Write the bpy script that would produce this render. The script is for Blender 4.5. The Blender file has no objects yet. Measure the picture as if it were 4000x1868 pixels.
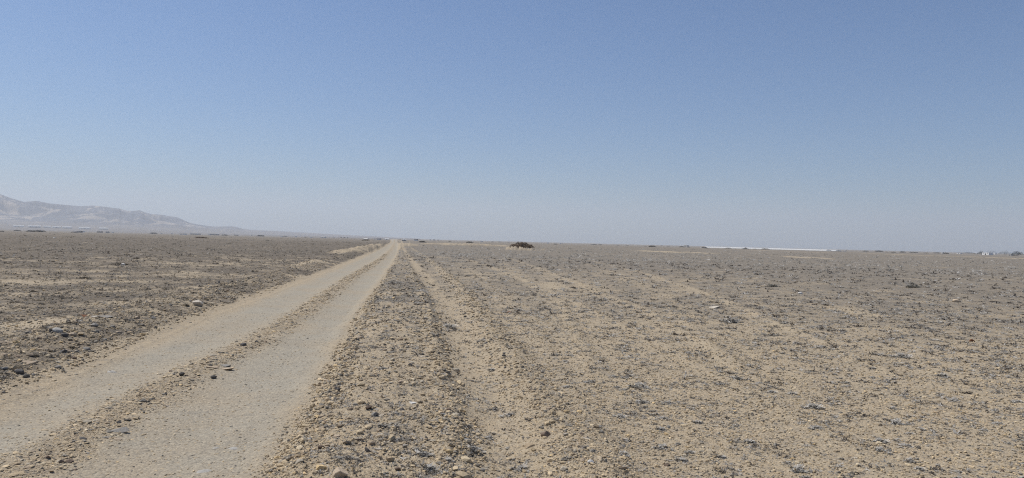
import bpy, bmesh, math, random
import numpy as np
from mathutils import Vector, Matrix

S = bpy.context.scene
COL = S.collection
R = math.radians

# ------------------------------------------------------------------ camera
F = 2910.0                      # focal length in photo pixels (photo is 4000 wide)
H = 1.6                         # eye height
ROLL = math.atan(0.0245)
PITCH = math.atan(8.0 / F)
cam_d = bpy.data.cameras.new("camera")
cam = bpy.data.objects.new("camera", cam_d)
COL.objects.link(cam)
cam_d.sensor_width = 36.0
cam_d.lens = F / 4000.0 * 36.0
cam_d.clip_start = 0.05
cam_d.clip_end = 60000
CM = Matrix.Rotation(R(90) + PITCH, 4, 'X') @ Matrix.Rotation(ROLL, 4, 'Z')
cam.matrix_world = Matrix.Translation((0, 0, H)) @ CM
S.camera = cam
CR = np.array(CM.to_3x3())

# ------------------------------------------------------------------ light
SUN_EL, SUN_AZ = 60.0, -66.0     # azimuth from the view direction, minus = left
w = bpy.data.worlds.new("World")
S.world = w
w.use_nodes = True
nt = w.node_tree
nt.nodes.clear()
sky = nt.nodes.new('ShaderNodeTexSky')
sky.sky_type = 'NISHITA'
sky.sun_disc = False
sky.sun_elevation = R(SUN_EL)
sky.sun_rotation = R(SUN_AZ)
sky.altitude = 0
sky.air_density = 1.0
sky.dust_density = 0.85
sky.ozone_density = 4.0
bg = nt.nodes.new('ShaderNodeBackground')
bg.inputs['Strength'].default_value = 0.082
wo = nt.nodes.new('ShaderNodeOutputWorld')
skm = nt.nodes.new('ShaderNodeMix')
skm.data_type = 'RGBA'
skm.blend_type = 'MULTIPLY'
skm.inputs[0].default_value = 1.0
skm.inputs[7].default_value = (0.73, 0.92, 1.13, 1)
nt.links.new(sky.outputs[0], skm.inputs[6])
nt.links.new(skm.outputs[2], bg.inputs['Color'])
nt.links.new(bg.outputs[0], wo.inputs['Surface'])

sd = bpy.data.lights.new("sun", 'SUN')
sd.energy = 4.6
sd.angle = R(0.53)
sd.color = (1.0, 0.945, 0.87)
sun = bpy.data.objects.new("sun", sd)
COL.objects.link(sun)
sdir = Vector((math.sin(R(SUN_AZ)) * math.cos(R(SUN_EL)), math.cos(R(SUN_AZ)) * math.cos(R(SUN_EL)), math.sin(R(SUN_EL))))
sun.rotation_euler = sdir.to_track_quat('Z', 'Y').to_euler()
sun.location = (0, 0, 30)

S.view_settings.view_transform = 'Standard'
S.view_settings.look = 'None'
S.view_settings.exposure = 0.0
S.view_settings.gamma = 1.0
S.render.engine = 'CYCLES'
S.cycles.use_denoising = False
S.cycles.volume_bounces = 2
S.cycles.max_bounces = 6
S.cycles.use_adaptive_sampling = False
S.cycles.pixel_filter_type = 'BLACKMAN_HARRIS'
S.cycles.filter_width = 1.15

rng = np.random.default_rng(7)
random.seed(7)

# ------------------------------------------------------------------ noise
_perm = np.random.default_rng(11).permutation(256)
_ga = np.random.default_rng(12).random(256) * 2 * np.pi
_gx, _gy = np.cos(_ga), np.sin(_ga)


def perlin(x, y, seed=0):
    x = x + seed * 17.31
    y = y - seed * 9.77
    xi = np.floor(x).astype(np.int64)
    yi = np.floor(y).astype(np.int64)
    fx, fy = x - xi, y - yi
    u = fx * fx * fx * (fx * (fx * 6 - 15) + 10)
    v = fy * fy * fy * (fy * (fy * 6 - 15) + 10)

    def g(ix, iy, dx, dy):
        h = _perm[(_perm[(ix + seed) & 255] + iy) & 255]
        return _gx[h] * dx + _gy[h] * dy
    a = g(xi, yi, fx, fy)
    b = g(xi + 1, yi, fx - 1, fy)
    c = g(xi, yi + 1, fx, fy - 1)
    d = g(xi + 1, yi + 1, fx - 1, fy - 1)
    return (a + u * (b - a)) * (1 - v) + (c + u * (d - c)) * v


def fbm(x, y, f, octs, seed=0, gain=0.5, lac=2.07):
    s, a, t = 0, 1.0, 0
    for k in range(octs):
        c, sn = math.cos(1.1 * k), math.sin(1.1 * k)
        s = s + a * perlin((x * c - y * sn) * f, (x * sn + y * c) * f, seed + k)
        t += a
        a *= gain
        f *= lac
    return s / t * 1.6


def sstep(a, b, t):
    t = np.clip((t - a) / (b - a), 0, 1)
    return t * t * (3 - 2 * t)


# ------------------------------------------------------------------ pixels to ground
def ray(px, py):
    v = np.array([(px - 2000.0) / F, -(py - 934.0) / F, -1.0])
    return CR @ v


def base_z(r):
    # the plain falls away very gently past 300 m
    return -0.0015 * (np.clip(r, 300, 1500) - 300)


def ground_pt(px, py, h=H):
    d = ray(px, py)
    hl = math.hypot(d[0], d[1])
    e = -d[2] / hl
    if e * 300 >= h:
        r = h / e
    else:
        # (h + .0015(r-300)) = e r
        den = e - 0.0015
        r = (h - 0.45) / den if den > 0 else 99999
        if r > 1500 or r < 0:
            r = (h + 1.8) / max(e, 1e-4)
    r = min(r, 9000)
    return d[0] / hl * r, d[1] / hl * r


def surface_pt(px, py):
    x, y = ground_pt(px, py)
    for _ in range(5):
        zz = zat(x, y)
        r = math.hypot(x, y)
        if r > 80:
            break
        x, y = ground_pt(px, py, H - zz)
    return x, y


class Curve:
    """a line along the ground, given by points, straight between them in 1/y"""
    def __init__(s, pts):
        P = [ground_pt(*p) for p in pts]
        P.sort(key=lambda p: p[1])
        P = np.array(P)
        s.iy = (1 / P[:, 1])[::-1]
        s.sl = (P[:, 0] / P[:, 1])[::-1]
        s.y0, s.y1 = P[0, 1], P[-1, 1]
        a = (P[1, 0] - P[0, 0]) / (P[1, 1] - P[0, 1])
        s.a, s.x0 = a, P[0, 0]

    def x(s, y):
        yy = np.maximum(y, 1e-3)
        v = np.interp(1 / yy, s.iy, s.sl) * yy
        return np.where(y < s.y0, s.x0 + s.a * (y - s.y0), v)


LRUB = Curve([(0, 1506), (357, 1382), (745, 1219), (994, 1141), (1351, 1017), (1470, 972), (1524, 949)])
LTRK = Curve([(0, 1568), (235, 1480), (800, 1240), (1039, 1155), (1360, 1028), (1475, 976), (1527, 949)])
RIDG = Curve([(47, 1855), (450, 1615), (730, 1460), (994, 1335), (1196, 1211), (1367, 1087), (1491, 1010), (1530, 972), (1541, 949)])
REDG = Curve([(1015, 1832), (1165, 1615), (1266, 1444), (1405, 1211), (1475, 1118), (1530, 1035), (1556, 982), (1559, 960), (1551, 948)])
STRK = Curve([(2034, 1868), (1905, 1553), (1825, 1398), (1763, 1242), (1705, 1149), (1646, 1071), (1600, 1010), (1570, 965)])
RRID = Curve([(2300, 1868), (2130, 1600), (1990, 1398), (1897, 1273), (1817, 1149), (1739, 1071), (1670, 1010), (1600, 965)])
TRKA = Curve([(2600, 1420), (2350, 1190), (2217, 1129), (2100, 1075), (2023, 1036), (1930, 1000)])
TRKC = Curve([(2900, 1800), (2560, 1500), (2300, 1300), (2080, 1160), (1900, 1060), (1760, 1000)])
TRKB = Curve([(3100, 1400), (2700, 1160), (2480, 1075), (2300, 1025), (2150, 1000)])


def ell(x0, x1, y0, y1, soft=0.35):
    """a patch of ground between two pixel rows -> centre and radii on the ground"""
    xm, ym = (x0 + x1) / 2, (y0 + y1) / 2
    a = ground_pt(xm, y1)
    b = ground_pt(xm, y0)
    l = ground_pt(x0, ym + (x0 - xm) * 0.0245)
    r_ = ground_pt(x1, ym + (x1 - xm) * 0.0245)
    c = ((a[0] + b[0]) / 2, (a[1] + b[1]) / 2)
    return c, math.hypot(r_[0] - l[0], r_[1] - l[1]) / 2, math.hypot(b[0] - a[0], b[1] - a[1]) / 2


BARE = [ell(-60, 290, 1240, 1300), ell(60, 330, 1085, 1125), ell(400, 480, 1070, 1090), ell(620, 830, 1050, 1078),
        ell(840, 900, 1030, 1045), ell(480, 560, 950, 955), ell(700, 740, 922, 926), ell(850, 1040, 930, 940),
        ell(645, 670, 930, 933), ell(2470, 2690, 980, 988), ell(2690, 2780, 985, 992), ell(3050, 3250, 1003, 1012),
        ell(3500, 3690, 995, 1003), ell(1650, 1900, 949, 958), ell(1850, 2010, 956, 963), ell(3785, 3805, 1003, 1006),
        ell(3250, 3420, 1200, 1240), ell(2900, 3000, 1500, 1560), ell(3000, 3120, 1650, 1720),
        ell(1930, 2080, 1540, 1868), ell(2070, 2230, 1100, 1140), ell(3000, 3110, 980, 984), ell(1120, 1240, 1075, 1090),
        ell(2700, 2760, 1330, 1370), ell(3560, 3700, 1440, 1470)]

# low heaps of earth: photo x, base y, half width m, height m, depth m
HEAPS = []


def heap(px, py, hw, hh, dp):
    x, y = ground_pt(px, py)
    HEAPS.append((x, y + dp * 0.8, hw, hh, dp))


heap(2030, 977, 3.3, 0.62, 1.8)
heap(2062, 977, 1.6, 0.25, 1.2)
heap(2128, 978, 1.2, 0.3, 0.8)
heap(2120, 973, 1.5, 0.2, 1.0)
heap(1385, 985, 2.2, 0.5, 6)
heap(1440, 975, 3.0, 0.55, 12)
heap(1330, 992, 1.6, 0.45, 4)
heap(1485, 965, 3.2, 0.6, 25)
heap(1180, 1040, 0.9, 0.14, 2)
heap(1700, 958, 6, 0.4, 5)
heap(1760, 960, 8, 0.35, 5)
heap(1820, 962, 7, 0.42, 5)
heap(1900, 964, 9, 0.35, 5)
heap(777, 931, 4.2, 0.3, 3)
for hx, hy in ((1650, 948), (1834, 950), (2515, 965), (2545, 966), (2660, 967), (2746, 970), (2855, 971), (2910, 973), (3070, 976), (3205, 978), (3255, 979), (3435, 985), (3480, 987), (3525, 988), (1428, 942), (1757, 945)):
    heap(hx, hy, 3.0, 0.35, 3.0)


def height(x, y, micro=True):
    r = np.hypot(x, y)
    z = base_z(r)
    near = 1 - sstep(150, 400, r)
    und = fbm(x, y, 1 / 23.0, 3, 3) * 0.10 + fbm(x, y, 1 / 5.0, 2, 8) * 0.035
    lx, tx, rx = LRUB.x(y), LTRK.x(y), REDG.x(y)
    cx, sx, qx = RIDG.x(y), STRK.x(y), RRID.x(y)
    front = sstep(-6, -2, y)
    wob = fbm(x, y, 1 / 1.7, 2, 21) * 0.10 + fbm(x, y, 1 / 6.5, 2, 25) * 0.10
    inroad = sstep(0, 0.5, x - lx + wob) * sstep(0, 0.25, rx - x + wob)
    roadz = -0.035 + 0.015 * fbm(x, y, 1 / 2.2, 2, 5)
    rid = np.exp(-((x - cx - wob * 0.6) / 0.30) ** 2)
    roadz = roadz + 0.075 * rid * (0.6 + 0.6 * fbm(x, y, 1 / 1.1, 2, 31))
    # small scarps along the ruts
    roadz = roadz - 0.020 * np.exp(-((x - cx + 0.75 + wob * .3) / 0.34) ** 2) - 0.020 * np.exp(-((x - cx - 0.80 + wob * .3) / 0.34) ** 2)
    roadz = roadz + 0.012 * np.exp(-((x - tx - wob * 0.3) / 0.05) ** 2)
    # left verge heap
    lb = np.exp(-((x - lx + 0.75 + wob) / 0.6) ** 2) * (0.15 + 0.10 * fbm(x, y, 1 / 1.6, 3, 41))
    # right bank
    bank = sstep(0, 0.55, x - rx + wob) * sstep(0.15, -0.95, x - sx - wob) * (0.13 + 0.05 * fbm(x, y, 1 / 0.9, 3, 51))
    u_ = x - rx - 0.6 * wob
    bank = bank + front * sstep(0, 0.2, u_) * (0.045 * np.exp(-((u_ - 0.22) / 0.10) ** 2) + 0.05 * np.exp(-((x - sx + 0.42 + wob * .5) / 0.12) ** 2)) * (1.0 + 1.6 * fbm(x, y, 1 / 0.45, 2, 57))
    for T, hgt in ((TRKA, 0.03), (TRKB, 0.03), (TRKC, 0.02)):
        inb = (y > T.y0 * 0.9) & (y < T.y1)
        for o in (-1.0, 1.0):
            bank = bank + inb * hgt * np.exp(-((x - T.x(y) - o - wob * .5) / 0.14) ** 2)
    strk = -0.028 * np.exp(-((x - sx - wob) / 0.34) ** 2)
    qr = np.exp(-((x - qx - wob * .5) / 0.27) ** 2) * (0.085 + 0.05 * fbm(x, y, 1 / 0.7, 2, 61))
    off = (1 - inroad)
    z = z + und * off * near * sstep(0.6, 2.5, np.minimum(abs(x - lx), abs(x - rx)))
    z = z + front * near * (inroad * roadz + off * (lb + bank + strk + qr))
    z = z + fbm(x, y, 1 / 160.0, 2, 71) * 0.25 * sstep(60, 260, r) * (1 - sstep(1500, 3000, r)) * off
    if micro:
        rough = 0.006 + 0.016 * np.clip(np.exp(-((x - lx + 0.7) / 0.9) ** 2) * 1.3 + bank * 6 + qr * 7, 0, 1.2)
        rough = np.where(x < lx - 1.5, 0.018, rough)
        rough = rough * off + inroad * (0.004 + 0.020 * rid)
        rough = rough * front + (1 - front) * 0.01
        z = z + rough * (fbm(x, y, 1 / 0.34, 3, 81, 0.6)) * (1 - sstep(80, 200, r)) * 1.5
        fine = (1 - sstep(9, 20, r))
        ok = fine > 0
        if np.any(ok):
            q = np.zeros_like(x)
            xo, yo = x[ok], y[ok]
            q[ok] = np.abs(fbm(xo, yo, 1 / 0.055, 3, 91, 0.65)) * 0.9
            z = z + rough * q * fine * 0.9
        coarse = sstep(12, 40, r) * (1 - sstep(250, 500, r)) * off
        z = z + coarse * 0.06 * fbm(x, y, 1 / 1.3, 3, 95, 0.6)
    for (hx, hy, hw, hh, dp) in HEAPS:
        m = (abs(x - hx) < hw * 3) & (abs(y - hy) < dp * 3)
        if np.any(m):
            xm, ym = x[m], y[m]
            d2 = ((xm - hx) / hw) ** 2 + ((ym - hy) / dp) ** 2
            n = 1 + 0.35 * fbm(xm, ym, 1.6 / hw, 3, 33)
            z[m] += hh * np.exp(-(d2 ** 1.5) * 1.2) * n * (1 - inroad[m])
    return z


def xm_(v, m):
    return v[m]


def masks(x, y):
    """road (compacted grey), cover (grey plants), bare (pale sand)"""
    r = np.hypot(x, y)
    lx, rx = LTRK.x(y), REDG.x(y)
    cx, sx, qx = RIDG.x(y), STRK.x(y), RRID.x(y)
    front = sstep(-6, -2, y)
    wob = fbm(x, y, 1 / 1.3, 3, 22) * 0.16 + fbm(x, y, 1 / 6.5, 2, 25) * 0.10
    road = sstep(-0.05, 0.45, x - lx + wob) * sstep(-0.1, 0.3, rx - x + wob) * front
    sandy = np.exp(-((x - cx + wob) / 0.36) ** 2)
    road = road * (1 - 0.75 * sandy)
    inr = sstep(-0.5, -0.1, x - lx + wob) * sstep(-0.15, 0.05, rx - x + wob) * front
    n1 = fbm(x, y, 1 / 3.1, 4, 44, 0.6)
    n2 = fbm(x, y, 1 / 26.0, 3, 45, 0.55)
    n1 = n1 * (1 - 0.35 * sstep(0, 3, x))
    right = sstep(-0.2, 0.4, x - rx)
    cov = 0.22 + 0.36 * sstep(6, 24, r) + 0.26 * sstep(20, 70, r) + n1 * 0.22 + n2 * 0.18
    covl = 0.72 + 0.18 * sstep(25, 80, r) + n1 * 0.5 + n2 * 0.22
    cov = np.where(x < lx, covl, cov)
    bank = right * sstep(0.2, -0.2, x - sx)
    cov = np.where(bank > 0.5, 0.20 + n1 * 0.4 + 0.45 * sstep(8, 20, r), cov)
    cov = cov * (1 - 0.6 * np.exp(-((x - sx - wob) / 0.28) ** 2)) * (1 - 0.35 * np.exp(-((x - qx) / 0.25) ** 2))
    for T, wd in ((TRKA, 0.30), (TRKB, 0.32), (TRKC, 0.26)):
        inb = (y > T.y0) & (y < T.y1)
        for o in (-0.8, 0.8):
            cov = cov * (1 - 0.22 * inb * np.exp(-((x - T.x(y) - o) / wd) ** 2))
    bare = np.zeros_like(x)
    for (c, a, b) in BARE:
        m = (abs(x - c[0]) < a * 2.2 + 1) & (abs(y - c[1]) < b * 2.2 + 1)
        if np.any(m):
            d = ((x[m] - c[0]) / a) ** 2 + ((y[m] - c[1]) / b) ** 2
            d = d * (1 + 1.5 * fbm(x[m], y[m], 2.2 / max(a, b), 4, 47, 0.6)) + 0.25
            bare[m] = np.maximum(bare[m], (1 - sstep(0.4, 1.1, d)) * (0.22 if c[0] < -12 else 1.0 if c[0] < -6 else 0.7))
    for (hx, hy, hw, hh, dp) in HEAPS:
        m = (abs(x - hx) < hw * 2.5) & (abs(y - hy) < dp * 2.5)
        if np.any(m):
            d = ((x[m] - hx) / hw) ** 2 + ((y[m] - hy) / dp) ** 2
            bare[m] = np.maximum(bare[m], 0.6 * (1 - sstep(0.7, 1.6, d)) * (1 + 0.8 * fbm(xm_(x, m), xm_(y, m), 1.3 / hw, 3, 49)))
    bare = np.clip(bare, 0, 1) * (1 - inr)
    cov = np.clip(cov, 0, 1) * (1 - inr) * (1 - 0.85 * bare)
    return road, np.clip(cov, 0, 1), bare, inr


# ------------------------------------------------------------------ materials
def new_mat(name, rough=0.9):
    m = bpy.data.materials.new(name)
    m.use_nodes = True
    n = m.node_tree
    b = n.nodes['Principled BSDF']
    b.inputs['Roughness'].default_value = rough
    b.inputs['Specular IOR Level'].default_value = 0.25
    return m, n, b


def N(n, t, **kw):
    q = n.nodes.new(t)
    for k, v in kw.items():
        if k in q.inputs:
            q.inputs[k].default_value = v
        else:
            setattr(q, k, v)
    return q


def mix(n, f, a, b, blend='MIX'):
    q = n.nodes.new('ShaderNodeMix')
    q.data_type = 'RGBA'
    q.blend_type = blend
    for sock, v in ((q.inputs[0], f), (q.inputs[6], a), (q.inputs[7], b)):
        if isinstance(v, (int, float)):
            sock.default_value = v
        elif isinstance(v, tuple):
            sock.default_value = v + (1,) if len(v) == 3 else v
        else:
            n.links.new(v, sock)
    return q.outputs[2]


def mr(n, v, a, b, c=0.0, d=1.0):
    q = n.nodes.new('ShaderNodeMapRange')
    n.links.new(v, q.inputs[0])
    for i, t in zip((1, 2, 3, 4), (a, b, c, d)):
        q.inputs[i].default_value = t
    return q.outputs[0]


def math_(n, op, a, b):
    q = n.nodes.new('ShaderNodeMath')
    q.operation = op
    for s, v in ((q.inputs[0], a), (q.inputs[1], b)):
        if isinstance(v, (int, float)):
            s.default_value = v
        else:
            n.links.new(v, s)
    return q.outputs[0]


def soil_material():
    m, n, b = new_mat("desert_soil", 0.95)
    tc = N(n, 'ShaderNodeTexCoord')
    P = tc.outputs['Object']

    def noise(scale, detail=4, rough=0.55):
        q = N(n, 'ShaderNodeTexNoise', Scale=scale, Detail=detail, Roughness=rough)
        n.links.new(P, q.inputs['Vector'])
        return q.outputs['Fac']

    def attr(a):
        q = N(n, 'ShaderNodeAttribute', attribute_name=a)
        return q.outputs['Fac']
    c = mix(n, mr(n, noise(0.9, 5), 0.35, 0.65), (0.445, 0.362, 0.265), (0.395, 0.328, 0.246))
    c = mix(n, mr(n, noise(7.0, 6, 0.7), 0.42, 0.72, 0, 0.6), c, (0.46, 0.39, 0.30))
    # compacted wheel track: greyer, with small pale chips
    trk = mix(n, mr(n, noise(1.6, 5, 0.6), 0.35, 0.65), (0.355, 0.330, 0.290), (0.40, 0.368, 0.318))
    trk = mix(n, mr(n, noise(26.0, 6, 0.8), 0.5, 0.72, 0, 0.5), trk, (0.30, 0.26, 0.21))
    trk = mix(n, mr(n, noise(0.5, 6, 0.7), 0.45, 0.65, 0, 0.6), trk, (0.41, 0.335, 0.25))
    c = mix(n, attr('road'), c, trk)
    c = mix(n, math_(n, 'MULTIPLY', attr('ridge'), 0.55), c, mix(n, noise(4.0, 5, 0.7), (0.30, 0.24, 0.175), (0.40, 0.325, 0.24)))
    # bare sand
    c = mix(n, math_(n, 'MULTIPLY', attr('bare'), 0.6), c, (0.47, 0.395, 0.30))
    # stone chips pressed into the surface
    vo = N(n, 'ShaderNodeTexVoronoi', Scale=55.0, Randomness=1.0)
    n.links.new(P, vo.inputs['Vector'])
    sep = N(n, 'ShaderNodeSeparateColor')
    n.links.new(vo.outputs['Color'], sep.inputs[0])
    c = mix(n, mr(n, sep.outputs[0], 0.78, 0.86, 0, 0.45), c, (0.56, 0.50, 0.41))
    c = mix(n, mr(n, sep.outputs[1], 0.80, 0.86, 0, 0.5), c, (0.20, 0.185, 0.17))
    vo2 = N(n, 'ShaderNodeTexVoronoi', Scale=17.0, Randomness=1.0)
    n.links.new(P, vo2.inputs['Vector'])
    sep2 = N(n, 'ShaderNodeSeparateColor')
    n.links.new(vo2.outputs['Color'], sep2.inputs[0])
    inv = math_(n, 'SUBTRACT', 1.0, attr('road'))
    c = mix(n, math_(n, 'MULTIPLY', mr(n, sep2.outputs[0], 0.82, 0.88, 0, 0.35), inv), c, (0.22, 0.20, 0.185))
    # grey litter of tiny plants and dark desert gravel
    fb = noise(0.55, 9, 0.74)
    fb2 = noise(6.0, 6, 0.75)
    t = math_(n, 'ADD', math_(n, 'MULTIPLY', math_(n, 'SUBTRACT', fb, 0.5), 2.6), math_(n, 'MULTIPLY', math_(n, 'SUBTRACT', fb2, 0.5), 2.2))
    t = math_(n, 'ADD', t, math_(n, 'MULTIPLY', math_(n, 'SUBTRACT', attr('cover'), 0.5), 1.9))
    gcol = mix(n, noise(0.05, 4), (0.20, 0.178, 0.158), (0.235, 0.212, 0.19))
    gcol = mix(n, attr('left'), gcol, (0.135, 0.115, 0.098))
    gcol = mix(n, mr(n, noise(2.1, 8, 0.8), 0.46, 0.66, 0, 0.6), gcol, (0.13, 0.118, 0.108))
    c = mix(n, mr(n, t, -0.15, 0.5, 0, 0.9), c, gcol)
    c = mix(n, 1.0, c, (0.825, 0.805, 0.725), 'MULTIPLY')
    n.links.new(c, b.inputs['Base Color'])
    hn = math_(n, 'ADD', math_(n, 'MULTIPLY', noise(38, 5, 0.7), 1.0), math_(n, 'MULTIPLY', vo.outputs['Distance'], -0.7))
    hn = math_(n, 'ADD', hn, math_(n, 'MULTIPLY', noise(7, 5, 0.7), 2.2))
    bp = N(n, 'ShaderNodeBump', Strength=0.8, Distance=0.012)
    n.links.new(hn, bp.inputs['Height'])
    n.links.new(bp.outputs[0], b.inputs['Normal'])
    return m


def tint_material(name, attrname='tint', rough=0.85, var=0.25, scale=60):
    m, n, b = new_mat(name, rough)
    a = N(n, 'ShaderNodeAttribute', attribute_name=attrname)
    tc = N(n, 'ShaderNodeTexCoord')
    q = N(n, 'ShaderNodeTexNoise', Scale=scale, Detail=3)
    n.links.new(tc.outputs['Object'], q.inputs['Vector'])
    v = mr(n, q.outputs['Fac'], 0.3, 0.7, 1 - var, 1 + var)
    c = mix(n, 1.0, a.outputs['Color'], v, 'MULTIPLY')
    n.links.new(c, b.inputs['Base Color'])
    return m


def flat_material(name, col, col2=None, scale=8.0, rough=0.85, bump=0.0, bscale=30.0):
    m, n, b = new_mat(name, rough)
    col2 = col2 or tuple(x * 0.75 for x in col)
    tc = N(n, 'ShaderNodeTexCoord')
    q = N(n, 'ShaderNodeTexNoise', Scale=scale, Detail=6, Roughness=0.65)
    n.links.new(tc.outputs['Object'], q.inputs['Vector'])
    c = mix(n, mr(n, q.outputs['Fac'], 0.35, 0.65), col, col2)
    n.links.new(c, b.inputs['Base Color'])
    if bump:
        q2 = N(n, 'ShaderNodeTexNoise', Scale=bscale, Detail=5, Roughness=0.7)
        n.links.new(tc.outputs['Object'], q2.inputs['Vector'])
        bp = N(n, 'ShaderNodeBump', Strength=0.9, Distance=bump)
        n.links.new(q2.outputs['Fac'], bp.inputs['Height'])
        n.links.new(bp.outputs[0], b.inputs['Normal'])
    return m


SOIL = soil_material()
PEB = tint_material("gravel_stone", rough=0.8, var=0.2, scale=90)
LEAF = tint_material("grey_leaf", rough=0.7, var=0.15, scale=30)
_n = LEAF.node_tree
_tr = _n.nodes.new('ShaderNodeBsdfTranslucent')
_b = _n.nodes['Principled BSDF']
_n.links.new(_b.inputs['Base Color'].links[0].from_socket, _tr.inputs['Color'])
_mx = _n.nodes.new('ShaderNodeMixShader')
_mx.inputs[0].default_value = 0.35
_n.links.new(_b.outputs[0], _mx.inputs[1])
_n.links.new(_tr.outputs[0], _mx.inputs[2])
_n.links.new(_mx.outputs[0], _n.nodes['Material Output'].inputs['Surface'])


# ------------------------------------------------------------------ mesh helpers
def raw_mesh(name, V, polys, sizes=None, smooth=False):
    """V (n,3); polys (k, m) array, or flat index array with sizes"""
    me = bpy.data.meshes.new(name)
    if sizes is None:
        k, mm = polys.shape
        loops = polys.ravel()
        starts = np.arange(k) * mm
    else:
        loops = polys
        starts = np.concatenate([[0], np.cumsum(sizes)[:-1]])
        k = len(sizes)
    me.vertices.add(len(V))
    me.vertices.foreach_set('co', np.ascontiguousarray(V, dtype=np.float32).ravel())
    me.loops.add(len(loops))
    me.loops.foreach_set('vertex_index', loops.astype(np.int32))
    me.polygons.add(k)
    me.polygons.foreach_set('loop_start', starts.astype(np.int32))
    me.update(calc_edges=True)
    me.validate()
    if smooth:
        me.shade_smooth()
    else:
        me.shade_flat()
    return me


def set_color(me, name, arr):
    a = me.attributes.new(name, 'FLOAT_COLOR', 'POINT')
    c = np.ones((len(arr), 4), dtype=np.float32)
    c[:, :3] = arr
    a.data.foreach_set('color', c.ravel())


def set_float(me, name, arr):
    a = me.attributes.new(name, 'FLOAT', 'POINT')
    a.data.foreach_set('value', arr.astype(np.float32).ravel())


def link(name, me, mat=None, parent=None, loc=None):
    o = bpy.data.objects.new(name, me)
    COL.objects.link(o)
    if mat is not None and me is not None and not me.materials:
        me.materials.append(mat)
    if parent is not None:
        o.parent = parent
    if loc is not None:
        o.location = loc
    return o


def tag(o, label=None, cat=None, group=None, kind=None):
    if label:
        o['label'] = label
    if cat:
        o['category'] = cat
    if group:
        o['group'] = group
    if kind:
        o['kind'] = kind
    return o


def empty(name, loc=(0, 0, 0), rz=0.0):
    o = bpy.data.objects.new(name, None)
    COL.objects.link(o)
    o.location = loc
    o.rotation_euler = (0, 0, rz)
    o.empty_display_size = 0.2
    return o


def copy_tree(o, parent=None):
    c = o.copy()
    COL.objects.link(c)
    c.parent = parent
    for ch in list(o.children):
        copy_tree(ch, c)
    return c


def zat(x, y):
    return float(height(np.array([float(x)]), np.array([float(y)]))[0])


# ------------------------------------------------------------------ the ground sheet
fine = np.arange(-R(41), R(41), 1 / 860.0)
co1 = np.arange(R(42), R(318), R(4))
ang = np.concatenate([fine, co1])                  # clockwise from +y
rs = [0.25]
while rs[-1] < 11500:
    r = rs[-1]
    if r < 3.6:
        d = 0.05 if r < 2.8 else 0.02
    else:
        d = min(max(r * r / 1163 * 0.42, 0.0075), r * 0.045)
    rs.append(r + d)
rs = np.array(rs)
NA, NR = len(ang), len(rs)
A, RR = np.meshgrid(ang, rs)
# break the rows up a little so that the rings never read as rings
jit = (rng.random(A.shape) - 0.5)
step = np.gradient(rs)[:, None]
RR2 = RR + jit * step * 0.45
RR2[0] = RR[0]
X = (np.sin(A) * RR2).ravel()
Y = (np.cos(A) * RR2).ravel()
Z = height(X, Y)
mroad, mcov, mbare, minr = masks(X, Y)
mrid = np.exp(-((X - RIDG.x(Y) + fbm(X, Y, 1 / 0.9, 3, 23) * 0.16) / 0.20) ** 2) * (Y > -3)
left = (sstep(0.5, -0.5, X - LTRK.x(Y)) * (1 - 0.6 * sstep(120, 400, np.hypot(X, Y))))
idx = np.arange(NR * NA).reshape(NR, NA)
a0 = idx[:-1, :]
a1 = np.roll(idx, -1, axis=1)[:-1, :]
b1 = np.roll(idx, -1, axis=1)[1:, :]
b0 = idx[1:, :]
quads = np.stack([a0.ravel(), b0.ravel(), b1.ravel(), a1.ravel()], axis=1)
V = np.stack([X, Y, Z], axis=1)
qr_ = minr[quads].mean(axis=1)
qy = Y[quads].mean(axis=1)
qx_ = X[quads].mean(axis=1)
is_road = (qr_ > 0.5) & (qy > -5)
sxq = STRK.x(qy)
is_side = (~is_road) & (abs(qx_ - sxq) < 0.24 + 0.06 * np.sin(qy * 3)) & (qy > -2) & (qy < 45)


def sub_sheet(name, sel, extra=None):
    q = quads[sel]
    used, inv = np.unique(q.ravel(), return_inverse=True)
    me = raw_mesh(name, V[used], inv.reshape(q.shape), smooth=True)
    set_float(me, 'road', mroad[used])
    set_float(me, 'cover', mcov[used])
    set_float(me, 'bare', mbare[used])
    set_float(me, 'left', left[used])
    set_float(me, 'ridge', mrid[used])
    o = link(name, me, SOIL)
    o['kind'] = 'structure'
    return o


sub_sheet('ground', ~(is_road | is_side))
sub_sheet('dirt_road', is_road)
sub_sheet('wheel_path', is_side)
cap = raw_mesh('ground_patch', np.concatenate([V[:NA], [[0, 0, V[:NA, 2].mean()]]]),
               np.stack([np.arange(NA), np.roll(np.arange(NA), -1), np.full(NA, NA)], axis=1))
for k_ in ('road', 'cover', 'bare', 'left', 'ridge'):
    set_float(cap, k_, np.zeros(NA + 1))
co_ = link('ground_patch', cap, SOIL)
co_['kind'] = 'structure'

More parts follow.
